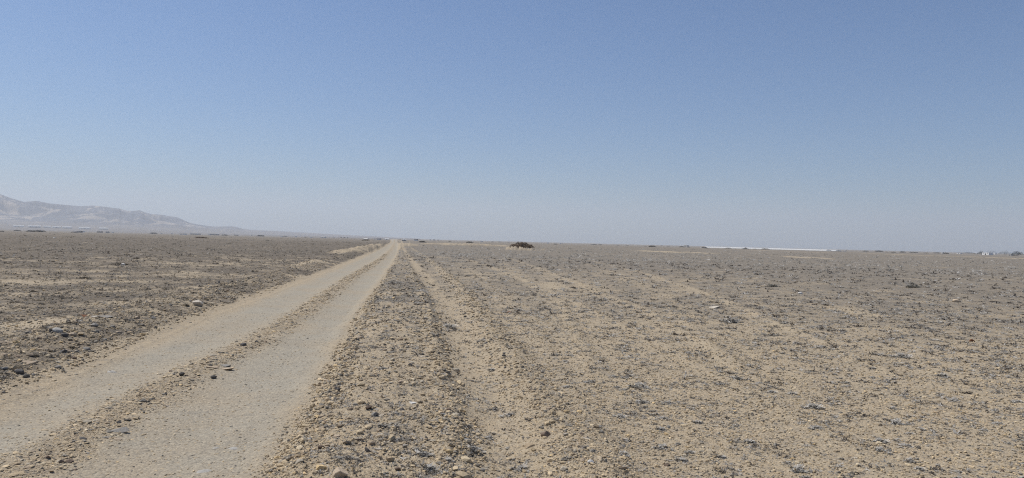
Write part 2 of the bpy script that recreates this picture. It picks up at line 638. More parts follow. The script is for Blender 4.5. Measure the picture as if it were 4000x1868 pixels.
# ------------------------------------------------------------------ hills
SKY = [(-900, 735), (-400, 722), (-120, 738), (0, 758), (39, 773), (93, 789), (144, 785), (194, 795), (262, 801), (314, 806), (365, 803), (417, 809), (466, 815),
       (500, 824), (525, 824), (547, 821), (564, 829), (591, 836.5), (626, 838), (671, 846), (690, 848), (713, 858), (743, 871), (772, 877),
       (799, 881), (830, 885), (859, 885), (908, 884), (927, 888), (956, 896), (1000, 899), (1097, 903), (1194, 909), (1311, 915.5), (1446, 922.5), (1560, 928.5), (1640, 931.5)]
sa, se = [], []
for px, py in SKY:
    d = ray(px, py)
    sa.append(math.atan2(d[0], d[1]))
    se.append(d[2] / math.hypot(d[0], d[1]))
sa, se = np.array(sa), np.array(se)
haz = np.linspace(sa[0], sa[-1], 760)
hr = np.concatenate([np.linspace(2300, 4200, 50), np.linspace(4240, 8200, 150)])
HA, HR = np.meshgrid(haz, hr)
hx, hy = np.sin(HA) * HR, np.cos(HA) * HR
prof = np.interp(HA, sa, se)
amp = np.interp(HA, sa, se) * 6600
n = fbm(hx, hy, 1 / 900.0, 2, 101)
warp = fbm(hx, hy, 1 / 1300.0, 2, 105) * 500
rdg = 1 - np.abs(fbm(hx + warp, hy - warp, 1 / 620.0, 5, 111, 0.5)) * 2.0
fan = sstep(2400, 5200, HR) * 0.16
big = sstep(4300 + 500 * n, 6700, HR) * 0.84
z = amp * (fan + big * (0.28 + 0.72 * rdg))
foot = np.exp(-((HR - 4900 - 300 * n) / 420) ** 2) * np.clip(fbm(hx, hy, 1 / 700.0, 4, 121) + 0.05, 0, 1) * 0.5
z = z + amp * foot * sstep(-R(34), -R(20), HA)
z = z * (1 - 0.5 * sstep(7000, 8200, HR))
el = (z - H) / HR
mx = el.max(axis=0)
target = np.interp(haz, sa, se)
k_ = np.clip(target / np.maximum(mx, 1e-4), 0.2, 3)
k_ = k_ * sstep(-0.5, 12, np.arange(len(haz))[::-1])
z = H + (z - H) * k_[None, :]
z = np.where(HR < 2450, -3.5 + 0 * z, z)
z = np.maximum(z, -3.5)
idx = np.arange(HA.size).reshape(HA.shape)
q = np.stack([idx[:-1, :-1].ravel(), idx[1:, :-1].ravel(), idx[1:, 1:].ravel(), idx[:-1, 1:].ravel()], axis=1)
hme = raw_mesh('hills', np.stack([hx.ravel(), hy.ravel(), z.ravel()], axis=1), q, smooth=True)


def hill_material():
    m, n, b = new_mat("hill_rock", 0.95)
    tc = N(n, 'ShaderNodeTexCoord')
    mp = N(n, 'ShaderNodeMapping')
    mp.inputs['Scale'].default_value = (1, 0.5, 1.4)
    n.links.new(tc.outputs['Object'], mp.inputs['Vector'])
    q = N(n, 'ShaderNodeTexNoise', Scale=0.0055, Detail=8, Roughness=0.62, Distortion=0.6)
    n.links.new(mp.outputs[0], q.inputs['Vector'])
    q2 = N(n, 'ShaderNodeTexNoise', Scale=0.012, Detail=6, Roughness=0.7)
    n.links.new(mp.outputs[0], q2.inputs['Vector'])
    rock = mix(n, q2.outputs['Fac'], (0.065, 0.075, 0.095), (0.13, 0.137, 0.152))
    c = mix(n, mr(n, q.outputs['Fac'], 0.52, 0.62), rock, (0.33, 0.29, 0.245))
    # the fan at the foot is gravel
    sx_ = N(n, 'ShaderNodeSeparateXYZ')
    n.links.new(tc.outputs['Object'], sx_.inputs[0])
    c = mix(n, mr(n, sx_.outputs[2], 20, 60, 1, 0), c, (0.17, 0.155, 0.14))
    n.links.new(c, b.inputs['Base Color'])
    return m


ho = link('hills', hme, hill_material())
ho['kind'] = 'structure'
HILLZ = (haz, hr, z)


def hill_z(x, y):
    a, r = math.atan2(x, y), math.hypot(x, y)
    i = int(np.clip(np.searchsorted(haz, a), 0, len(haz) - 1))
    return float(np.interp(r, hr, z[:, i]))


# ------------------------------------------------------------------ gravel (stuff)
ICO_V = []
ph = (1 + 5 ** .5) / 2
for a_, b_ in ((-1, ph), (1, ph), (-1, -ph), (1, -ph)):
    ICO_V.append((a_, b_, 0))
for a_, b_ in ((-1, ph), (1, ph), (-1, -ph), (1, -ph)):
    ICO_V.append((0, a_, b_))
for a_, b_ in ((ph, -1), (ph, 1), (-ph, -1), (-ph, 1)):
    ICO_V.append((a_, 0, b_))
ICO_V = np.array(ICO_V) / math.sqrt(1 + ph * ph)
ICO_F = np.array([(0, 11, 5), (0, 5, 1), (0, 1, 7), (0, 7, 10), (0, 10, 11), (1, 5, 9), (5, 11, 4), (11, 10, 2), (10, 7, 6), (7, 1, 8),
                  (3, 9, 4), (3, 4, 2), (3, 2, 6), (3, 6, 8), (3, 8, 9), (4, 9, 5), (2, 4, 11), (6, 2, 10), (8, 6, 7), (9, 8, 1)])
CUBE_V = np.array([(-1, -1, -1), (1, -1, -1), (1, 1, -1), (-1, 1, -1), (-1, -1, 1), (1, -1, 1), (1, 1, 1), (-1, 1, 1)]) * 0.62
CUBE_F = np.array([(0, 3, 2, 1), (4, 5, 6, 7), (0, 1, 5, 4), (1, 2, 6, 5), (2, 3, 7, 6), (3, 0, 4, 7)])

TANS = np.array([(0.50, 0.40, 0.28), (0.45, 0.365, 0.26), (0.56, 0.47, 0.35), (0.36, 0.285, 0.205), (0.36, 0.32, 0.27), (0.25, 0.23, 0.21), (0.155, 0.14, 0.125), (0.53, 0.40, 0.24)])
TANW = np.array([0.22, 0.25, 0.06, 0.18, 0.13, 0.08, 0.05, 0.03])


def rot_z(P, a):
    c, s_ = np.cos(a)[:, None], np.sin(a)[:, None]
    Q = P.copy()
    Q[:, :, 0] = P[:, :, 0] * c - P[:, :, 1] * s_
    Q[:, :, 1] = P[:, :, 0] * s_ + P[:, :, 1] * c
    return Q


def rot_x(P, a):
    c, s_ = np.cos(a)[:, None], np.sin(a)[:, None]
    Q = P.copy()
    Q[:, :, 1] = P[:, :, 1] * c - P[:, :, 2] * s_
    Q[:, :, 2] = P[:, :, 1] * s_ + P[:, :, 2] * c
    return Q


def pebbles(name, x, y, size, flat=(0.35, 0.8), tilt=0.35, cols=TANS, wts=TANW, sink=0.25):
    n_ = len(x)
    P = ICO_V[None] * (1 + (rng.random((n_, 12, 1)) - 0.5) * 0.62)
    s_ = np.stack([0.75 + rng.random(n_) * 0.75, 0.55 + rng.random(n_) * 0.4, flat[0] + rng.random(n_) * (flat[1] - flat[0])], axis=1)
    s_ = s_ * (size / 2)[:, None]
    P = P * s_[:, None, :]
    P = rot_x(P, (rng.random(n_) - 0.5) * 2 * tilt)
    P = rot_z(P, rng.random(n_) * 6.283)
    zz = height(x, y)
    P[:, :, 0] += x[:, None]
    P[:, :, 1] += y[:, None]
    P[:, :, 2] += (zz + s_[:, 2] * (1 - 2 * sink))[:, None]
    Fc = (ICO_F[None] + (np.arange(n_) * 12)[:, None, None]).reshape(-1, 3)
    me = raw_mesh(name, P.reshape(-1, 3), Fc)
    ci = rng.choice(len(cols), n_, p=wts / wts.sum())
    c = cols[ci] * (0.8 + 0.4 * rng.random((n_, 1))) * np.array([[0.90, 0.885, 0.80]])
    set_color(me, 'tint', np.repeat(c, 12, axis=0))
    o = link(name, me, PEB)
    o['kind'] = 'stuff'
    return o


def sample_view(n_, rmin, rmax, half=40):
    """points evenly spread over what one sees of the ground between two distances"""
    a = (rng.random(n_) - 0.5) * 2 * R(half)
    i = rng.random(n_)
    r = 1 / (1 / rmax + i * (1 / rmin - 1 / rmax))
    return np.sin(a) * r, np.cos(a) * r, r


x, y, r = sample_view(330000, 4.2, 60)
lx, rx, cx, sx, qx = LRUB.x(y), REDG.x(y), RIDG.x(y), STRK.x(y), RRID.x(y)
n1 = fbm(x, y, 1 / 0.8, 3, 55, 0.6)
rid_d = np.exp(-((x - cx) / 0.27) ** 2)
in_road = (x > lx + 0.25) & (x < rx - 0.02)
verge = np.exp(-((x - lx + 0.55) / 0.75) ** 2) * (x < lx + 0.4)
bank = (x > rx - 0.05) & (x < sx - 0.2)
edge = np.exp(-((x - rx - 0.1) / 0.25) ** 2)
ridge2 = np.exp(-((x - qx) / 0.3) ** 2)
windrow = np.exp(-((x - rx - 0.22) / 0.14) ** 2) + 0.7 * np.exp(-((x - sx + 0.42) / 0.22) ** 2)
strk = np.exp(-((x - sx) / 0.25) ** 2)
dens = np.where(in_road, 0.12 + 0.9 * rid_d * (0.7 + 1.3 * n1), 0.55 + 0.4 * n1)
dens = np.where(bank, 0.40 + 0.65 * n1, dens)
dens = np.where(x < lx + 0.2, 0.55 + 0.7 * verge + 0.5 * n1, dens)
dens = dens + ridge2 * 0.4 * (~in_road) + windrow * 0.4 * bank
dens = dens * (1 - 0.6 * strk)
keep = rng.random(len(x)) < dens
x, y, r = x[keep], y[keep], r[keep]
bank, in_road, rid_d, verge, ridge2 = bank[keep], in_road[keep], rid_d[keep], verge[keep], ridge2[keep]
pxs = 0.85 * np.exp(rng.normal(0, 0.65, len(x))) * (1 + 0.5 * windrow[keep])
size = pxs * r / 727 * np.where(windrow[keep] > 0.3, 1.25, 1.15)
cap_ = np.where(bank, 0.075, 0.035)
cap_ = np.where(in_road, 0.022 + 0.045 * rid_d, cap_)
cap_ = np.where(x < lx[keep], 0.06, cap_)
cap_ = np.where(verge > 0.2, 0.085, cap_)
cap_ = np.maximum(cap_, 0.08 * (ridge2 > 0.3))
size = np.minimum(size, cap_ * (0.6 + 0.6 * rng.random(len(x))))
flat_sel = in_road
g1 = pebbles('gravel', x[~flat_sel], y[~flat_sel], size[~flat_sel])
tag(g1, 'loose tan and grey gravel scattered over the sandy plain and banks', 'gravel')
i_ = rng.random(15000)
ye = 1 / (1 / 75 + i_ * (1 / 4.6 - 1 / 75))
xe = RIDG.x(ye) + rng.normal(0, 0.10, 15000) + 0.11 * np.sign(rng.normal(0, 1, 15000))
ok_ = rng.random(15000) < 0.55 + fbm(xe, ye, 1 / 0.9, 3, 58)
xe, ye = xe[ok_], ye[ok_]
se_ = np.clip(0.78 * np.exp(rng.normal(0, 0.55, len(xe))) * ye / 727, 0.008, 0.075)
xr = np.concatenate([x[flat_sel], xe])
yr = np.concatenate([y[flat_sel], ye])
sr = np.concatenate([size[flat_sel] * 1.15, se_ * 1.25])
g2 = pebbles('road_chippings', xr, yr, sr, flat=(0.18, 0.5), tilt=0.2, sink=0.3)
tag(g2, 'small flat stone chippings pressed into the dirt road', 'chippings')


# ------------------------------------------------------------------ plants
def blades(cx_, cy_, cz_, L, nb, tint, wd=0.16, up=0.8, elev=(0.05, 1.2)):
    """curved tapering leaves; arrays of rosettes -> V, F, colours"""
    n_ = len(cx_)
    a = rng.random((n_, nb)) * 6.283
    e = elev[0] + rng.random((n_, nb)) ** 1.4 * (elev[1] - elev[0])
    l = L[:, None] * (0.55 + 0.6 * rng.random((n_, nb)))
    off = L[:, None] * 0.35 * rng.random((n_, nb))
    dx, dy = np.cos(a), np.sin(a)
    bx = cx_[:, None] + dx * off
    by = cy_[:, None] + dy * off
    bz = cz_[:, None] + 0 * bx
    m1 = l * 0.55
    mx_, my_, mz_ = bx + dx * np.cos(e) * m1, by + dy * np.cos(e) * m1, bz + np.sin(e) * m1 * up
    e2 = e - (rng.random((n_, nb)) - 0.25) * 1.3
    a2 = a + (rng.random((n_, nb)) - 0.5) * 1.4
    tx_ = mx_ + np.cos(a2) * np.cos(e2) * l * 0.5
    ty_ = my_ + np.sin(a2) * np.cos(e2) * l * 0.5
    tz_ = np.maximum(mz_ + np.sin(e2) * l * 0.5 * up, bz + 0.002)
    w_ = l * wd
    px_, py_ = -dy * w_, dx * w_
    tw = (rng.random((n_, nb)) - 0.5) * w_
    P = np.stack([
        np.stack([bx + px_ * .6, by + py_ * .6, bz], -1), np.stack([bx - px_ * .6, by - py_ * .6, bz], -1),
        np.stack([mx_ - px_, my_ - py_, mz_ - tw], -1), np.stack([mx_ + px_, my_ + py_, mz_ + tw], -1),
        np.stack([tx_, ty_, tz_], -1)], axis=2)
    k = n_ * nb
    base = (np.arange(k) * 5)[:, None]
    tris = np.concatenate([base + np.array([[0, 1, 2]]), base + np.array([[0, 2, 3]]), base + np.array([[3, 2, 4]])], axis=0)
    col = np.repeat(tint, nb * 5, axis=0)
    return P.reshape(-1, 3), tris, col


GREY = np.array([0.43, 0.41, 0.37])
BROWN = np.array([0.24, 0.205, 0.155])


def plant_tint(x, y, n_):
    lf = (x < LTRK.x(y))
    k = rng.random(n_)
    dead_shade = rng.random(n_) < np.where(lf, 0.2, 0.36) * (np.hypot(x, y) < 70)  # near-black rosettes: dead leaves, also painting in the shaded gaps between plants
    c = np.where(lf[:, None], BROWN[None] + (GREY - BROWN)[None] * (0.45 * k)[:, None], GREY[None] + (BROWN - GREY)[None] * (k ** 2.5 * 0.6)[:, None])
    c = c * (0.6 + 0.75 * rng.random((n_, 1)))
    return np.where(dead_shade[:, None], np.array([[0.085, 0.072, 0.060]]), c)


def clustered(n_clump, per, rmin, rmax, spread, half=40):
    x, y, r = sample_view(n_clump, rmin, rmax, half)
    _, cov, bare, inr = masks(x, y)
    keep = rng.random(len(x)) < np.clip(cov * 1.35 - 0.02, 0, 1) * (inr < 0.1)
    x, y = x[keep], y[keep]
    m = len(x)
    cnt = 1 + rng.poisson(per, m)
    i = np.repeat(np.arange(m), cnt)
    a = rng.random(m) * 3.14
    sp = spread * (0.4 + rng.random(m) * 1.1)
    u, v = rng.normal(0, 1, len(i)), rng.normal(0, 0.45, len(i))
    xx = x[i] + (u * np.cos(a[i]) - v * np.sin(a[i])) * sp[i]
    yy = y[i] + (u * np.sin(a[i]) + v * np.cos(a[i])) * sp[i]
    _, _, _, inr = masks(xx, yy)
    k = inr < 0.15
    return xx[k], yy[k]


VV, FF, CC = [], [], []


def add_blades(x, y, L, nb, wd, up=0.8):
    global VV, FF, CC
    z_ = height(x, y)
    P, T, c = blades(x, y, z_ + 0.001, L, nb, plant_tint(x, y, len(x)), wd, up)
    off = sum(len(v) for v in VV)
    VV.append(P)
    FF.append(T + off)
    CC.append(c)




def cover_pass(n_clump, per, rmin, rmax, spread_px, size_px, nb, wd, up, smin, smax):
    x, y, r = sample_view(n_clump, rmin, rmax)
    _, cov, bare, inr = masks(x, y)
    near_ = 1 - sstep(15, 60, r)
    cl = sstep(-0.25, 0.35, fbm(x, y, 1 / 0.55, 3, 133, 0.6)) * 1.5
    keep = rng.random(len(x)) < np.clip(cov * 1.15 + 0.04, 0, 1) * (inr < 0.1) * (1 - 0.6 * bare) * (1 - near_ + near_ * cl)
    x, y, r = x[keep], y[keep], r[keep]
    m = len(x)
    cnt = 1 + rng.poisson(per, m)
    i = np.repeat(np.arange(m), cnt)
    a = rng.random(m) * 3.14
    sp = np.minimum(spread_px * r / 727, 0.6) * (0.3 + rng.random(m) * 1.2)
    u, v = rng.normal(0, 1, len(i)), rng.normal(0, 0.5, len(i))
    xx = x[i] + (u * np.cos(a[i]) - v * np.sin(a[i])) * sp[i]
    yy = y[i] + (u * np.sin(a[i]) + v * np.cos(a[i])) * sp[i]
    _, _, _, inr = masks(xx, yy)
    k = inr < 0.15
    xx, yy = xx[k], yy[k]
    rr_ = np.hypot(xx, yy)
    L = np.clip(size_px * rr_ / 727, smin, smax) * np.exp(rng.normal(0, 0.3, len(rr_)))
    add_blades(xx, yy, L, nb, wd, up)


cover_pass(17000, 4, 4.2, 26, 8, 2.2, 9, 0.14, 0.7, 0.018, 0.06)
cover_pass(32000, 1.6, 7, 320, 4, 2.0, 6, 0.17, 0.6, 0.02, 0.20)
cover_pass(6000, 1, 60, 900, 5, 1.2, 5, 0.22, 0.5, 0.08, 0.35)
gc = raw_mesh('ground_cover', np.concatenate(VV), np.concatenate(FF))
set_color(gc, 'tint', np.concatenate(CC))
gco = link('ground_cover', gc, LEAF)
tag(gco, 'low grey and brown creeping plants dotted all over the desert plain', 'ground cover', kind='stuff')
print('ground cover tris', len(gc.polygons))

# ------------------------------------------------------------------ single clumps of grey plant
CL_MESH = {}


def clump_mesh(k, col):
    key = (k, col)
    if key in CL_MESH:
        return CL_MESH[key]
    n_ = 44
    a = rng.random(n_) * 6.283
    rr_ = np.sqrt(rng.random(n_)) * 0.5
    lob = 0.75 + 0.25 * np.sin(a * (2 + k % 3) + k)
    x, y = np.cos(a) * rr_ * lob * (0.9 if k % 2 else 1.1), np.sin(a) * rr_ * lob * 0.95
    z_ = 0.24 * (1 - (rr_ / 0.5) ** 2) * rng.random(n_)
    base = {'grey': GREY * 1.15, 'brown': BROWN * 0.8, 'dark': np.array([0.22, 0.21, 0.18])}[col]
    t = base[None] * (0.6 + 0.8 * rng.random((n_, 1)))
    t = np.where(rng.random((n_, 1)) < 0.15, np.array([[0.08, 0.07, 0.055]]), t)  # some dead dark rosettes, doubling as shade painted into the clump
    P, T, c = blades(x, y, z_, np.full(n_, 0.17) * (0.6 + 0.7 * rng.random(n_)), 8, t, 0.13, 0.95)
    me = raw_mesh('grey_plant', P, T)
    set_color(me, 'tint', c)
    me.materials.append(LEAF)
    CL_MESH[key] = me
    return me


def clump(px, py, wpx, label, group=None, col='grey', name='desert_plant', hfac=1.0, xy=None, wid=None):
    if xy is None:
        x, y = surface_pt(px, py)
        wid = wpx / F * math.hypot(x, y)
    else:
        x, y = xy
    o = link(name, clump_mesh(random.randrange(5), col))
    s_ = wid * 1.15
    o.location = (x, y, zat(x, y) - 0.003)
    o.scale = (s_, s_, s_ * hfac * 0.7)
    o.rotation_euler = (0, 0, random.uniform(-0.5, 0.5))
    tag(o, label, 'plant', group)
    return o


G1 = 'grey plants growing beside the wheel path'
G2 = 'grey plant clumps on the open plain'
CLUMPS = [
    (1755, 1281, 75, 'dark grey spiky plant lying across the bare wheel path, farthest one in the path', G1),
    (1924, 1448, 42, 'small grey plant on the bare path, left of the upright dark stone', G1),
    (2018, 1507, 30, 'dark narrow grey plant on the path just left of the stony ridge', G1),
    (1989, 1625, 64, 'pale grey spreading plant in the middle of the bare wheel path', G1),
    (1906, 1713, 52, 'grey plant patch to the right of the stacked white and blue-grey stones', G1),
    (1842, 1757, 88, 'dense grey leafy plant just below the stacked white and blue-grey stones', G1),
    (1747, 1803, 66, 'grey plant left of and below the dense leafy one at the foot of the bank', G1),
    (1647, 1780, 100, 'widest grey plant mat on the stony bank near the lower edge', G1),
    (1677, 1834, 80, 'dark grey plant mat touching the lower edge of the gravel bank', G1),
    (2035, 1835, 76, 'faint pale grey plant at the lower end of the bare wheel path', G1),
    (1494, 1442, 44, 'bluish grey small plant high on the gravel bank by the road', G1),
    (1318, 1578, 24, 'tiny grey sprig at the road-side foot of the gravel bank', G1),
    (2232, 1390, 36, 'tall dark clump, most upright on the plain just right of the stony ridge', G2),
    (2262, 1372, 24, 'small dark clump close behind the tall upright clump', G2),
    (2301, 1374, 24, 'small grey clump two steps right of the tall upright clump', G2),
    (2853, 1260, 90, 'largest pale grey plant mat halfway out on the right-hand plain', G2),
    (2412, 1515, 38, 'compact dark clump with a black shadow left of a long grey mat', G2),
    (2494, 1512, 76, 'long grey mat stretching right of a compact dark clump', G2),
    (2506, 1574, 60, 'broad grey clump in the middle ground, left one of a close pair', G2),
    (2612, 1575, 42, 'grey clump in the middle ground, right one of a close pair', G2),
    (2424, 1631, 58, 'diagonal grey clump above the stones of the ridge', G2),
    (2583, 1637, 52, 'round grey clump standing alone over bare sand', G2),
    (2430, 1776, 62, 'grey leafy plant right beside the white smooth stone of the ridge', G2),
    (2588, 1752, 72, 'big grey leafy plant with a curved tail near the lower edge', G2),
    (2697, 1768, 38, 'narrow grey plant curving down at the right end of a plant arc', G2),
    (2665, 1803, 60, 'dark low plant mat at the lower edge behind a small brown stone', G2),
    (2824, 1505, 50, 'ragged grey clump, left of two in the centre of the right-hand plain', G2),
    (2877, 1481, 58, 'wide grey clump, right of two in the centre of the right-hand plain', G2),
    (3015, 1534, 44, 'dark clump left of the row of three on the right-hand plain', G2),
    (3094, 1540, 44, 'grey clump in the middle of the row of three on the plain', G2),
    (3177, 1594, 74, 'large grey clump closest to the viewer in the row of three', G2),
    (3206, 1360, 58, 'thin branching grey clump up on the far side of the row of three', G2),
    (3412, 1442, 34, 'small dark curved clump, left start of a ring of plants', G2),
    (3524, 1397, 70, 'bluish grey leafy clump at the top of a ring of plants', G2),
    (3689, 1472, 50, 'flat grey clump to the right of the ring of plants', G2),
    (3724, 1566, 46, 'dark grey clump with a black hollow, near the right side', G2),
    (3506, 1655, 66, 'dark branching clump in the lower right of the plain', G2),
    (3441, 1727, 60, 'slanting brownish grey clump below the dark branching one', G2),
    (3589, 1833, 44, 'small dark clump at the lower edge, rightmost of the big ones', G2),
    (3124, 1838, 80, 'wide loose grey clump cut by the lower edge of the view', G2),
]
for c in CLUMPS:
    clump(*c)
clump(3567, 1124, 56, 'round dusky bush, tallest on the right-hand plain', None, 'dark', 'low_bush', 1.3)
clump(3015, 1121, 44, 'spiky little bush far out beside a white stone', None, 'dark', 'low_bush', 1.3)
clump(335, 1086, 44, 'reddish brown dry bush on the edge of a sand patch left of the road', None, 'brown', 'low_bush', 0.9)
clump(470, 975 + 60, 60, 'dark brown bush by a white stone on the left-hand plain', None, 'brown', 'low_bush', 0.6)
clump(190, 1282, 60, 'twiggy brown bush at the right end of the sand shelf left of the road', None, 'brown', 'low_bush', 0.9)

# more of the same clumps, nothing tells them apart
zones = [('grey creeping clump loose on the plain right of the stony ridge', 'look-alike grey clumps on the right plain', 'grey', 160),
         ('dry brownish clump in the rough ground left of the dirt road', 'look-alike brown clumps left of the road', 'brown', 80)]
for lab, grp, col, cnt in zones:
    done = 0
    while done < cnt:
        px, py = (random.uniform(2150, 4000), random.uniform(1100, 1860)) if col == 'grey' else (random.uniform(0, 1150), random.uniform(1010, 1440))
        x, y = ground_pt(px, py)
        xa, ya = np.array([x]), np.array([y])
        _, cv, br, ir = masks(xa, ya)
        if ir[0] > 0.02 or br[0] > 0.4:
            continue
        if col == 'grey' and x < RRID.x(y) + 0.35:
            continue
        if col == 'brown' and x > LRUB.x(y) - 0.2:
            continue
        if random.random() > cv[0] + 0.35:
            continue
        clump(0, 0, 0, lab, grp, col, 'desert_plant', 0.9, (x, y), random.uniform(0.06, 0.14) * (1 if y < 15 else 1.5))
        done += 1

# ------------------------------------------------------------------ stones
STONE_COL = {
    'tan': ((0.43, 0.345, 0.245), (0.34, 0.27, 0.195)), 'pale': ((0.58, 0.52, 0.43), (0.46, 0.41, 0.33)),
    'grey': ((0.30, 0.28, 0.245), (0.22, 0.205, 0.18)), 'dark': ((0.14, 0.13, 0.12), (0.09, 0.082, 0.075)),
    'blue': ((0.28, 0.285, 0.285), (0.20, 0.205, 0.205)), 'brown': ((0.26, 0.195, 0.145), (0.18, 0.135, 0.10)),
    'white': ((0.68, 0.66, 0.62), (0.54, 0.52, 0.48)), 'rust': ((0.26, 0.12, 0.06), (0.15, 0.07, 0.04)),
    'slab': ((0.52, 0.42, 0.30), (0.42, 0.335, 0.24)), 'paleblue': ((0.43, 0.41, 0.365), (0.36, 0.345, 0.31))}
SM = {k: flat_material(k + '_stone', a, b, 14, 0.85, 0.006, 45) for k, (a, b) in STONE_COL.items()}
ST_MESH = {}


def stone_mesh(col, shape, k):
    key = (col, shape, k)
    if key in ST_MESH:
        return ST_MESH[key]
    rr_ = random.Random(k * 31 + len(shape))
    bm = bmesh.new()
    sz = {'block': (0.5, 0.40, 0.36), 'slab': (0.5, 0.36, 0.10), 'round': (0.5, 0.40, 0.27), 'peak': (0.45, 0.38, 0.42)}[shape]
    npt = {'block': 13, 'slab': 15, 'round': 40, 'peak': 11}[shape]
    for i in range(npt):
        v = Vector((rr_.gauss(0, 1), rr_.gauss(0, 1), rr_.gauss(0, 1))).normalized()
        if shape == 'slab':
            v.z = math.copysign(0.8 + 0.2 * rr_.random(), v.z)
            v.x *= 1.15
            v.y *= 1.15
        f = 0.9 + 0.25 * rr_.random() if shape != 'round' else 1.0
        bm.verts.new((v.x * sz[0] * f, v.y * sz[1] * f, v.z * sz[2] * f))
    res = bmesh.ops.convex_hull(bm, input=bm.verts)
    junk = list({g for g in res['geom_interior'] + res['geom_unused'] if isinstance(g, bmesh.types.BMVert)})
    if junk:
        bmesh.ops.delete(bm, geom=junk, context='VERTS')
    bmesh.ops.dissolve_limit(bm, angle_limit=R(9), verts=bm.verts, edges=bm.edges)
    bmesh.ops.bevel(bm, geom=list(bm.edges), offset=0.022 if shape != 'slab' else 0.012, segments=1, affect='EDGES')
    bmesh.ops.triangulate(bm, faces=bm.faces)
    bmesh.ops.subdivide_edges(bm, edges=list(bm.edges), cuts=1, use_grid_fill=True)
    for v in bm.verts:
        n_ = rr_.uniform(-0.010, 0.010)
        v.co += v.co.normalized() * n_
    me = bpy.data.meshes.new('stone')
    bm.to_mesh(me)
    bm.free()
    me.materials.append(SM[col])
    if shape == 'round':
        me.shade_smooth()
    ST_MESH[key] = me
    return me


SHZ = {'block': 0.36, 'slab': 0.10, 'round': 0.27, 'peak': 0.42}


def stone(px, py, wpx, col, shape, label, group=None, sink=0.3, xy=None, wid=None, tilt=None):
    if xy is None:
        x, y = surface_pt(px, py)
        wid = wpx / F * math.hypot(x, y)
    else:
        x, y = xy
    o = link('stone', stone_mesh(col, shape, random.randrange(4)))
    t = tilt if tilt is not None else random.uniform(-0.25, 0.25)
    o.rotation_euler = (t, random.uniform(-0.15, 0.15), random.uniform(-0.5, 0.5) + (math.pi if random.random() < .5 else 0))
    o.scale = (wid, wid, wid)
    if abs(x - RIDG.x(y)) > 0.35 and LTRK.x(y) < x < REDG.x(y):
        o.data = stone_mesh(col, 'round', random.randrange(4))
        shape, sink, wid = 'round', 0.86, wid * 1.25
        o.scale = (wid, wid, wid)
        o.rotation_euler = (0, 0, random.uniform(-0.5, 0.5))
    o.location = (x, y, zat(x, y) + wid * SHZ[shape] * (1 - 2 * sink))
    tag(o, label, 'stone', group)
    return o


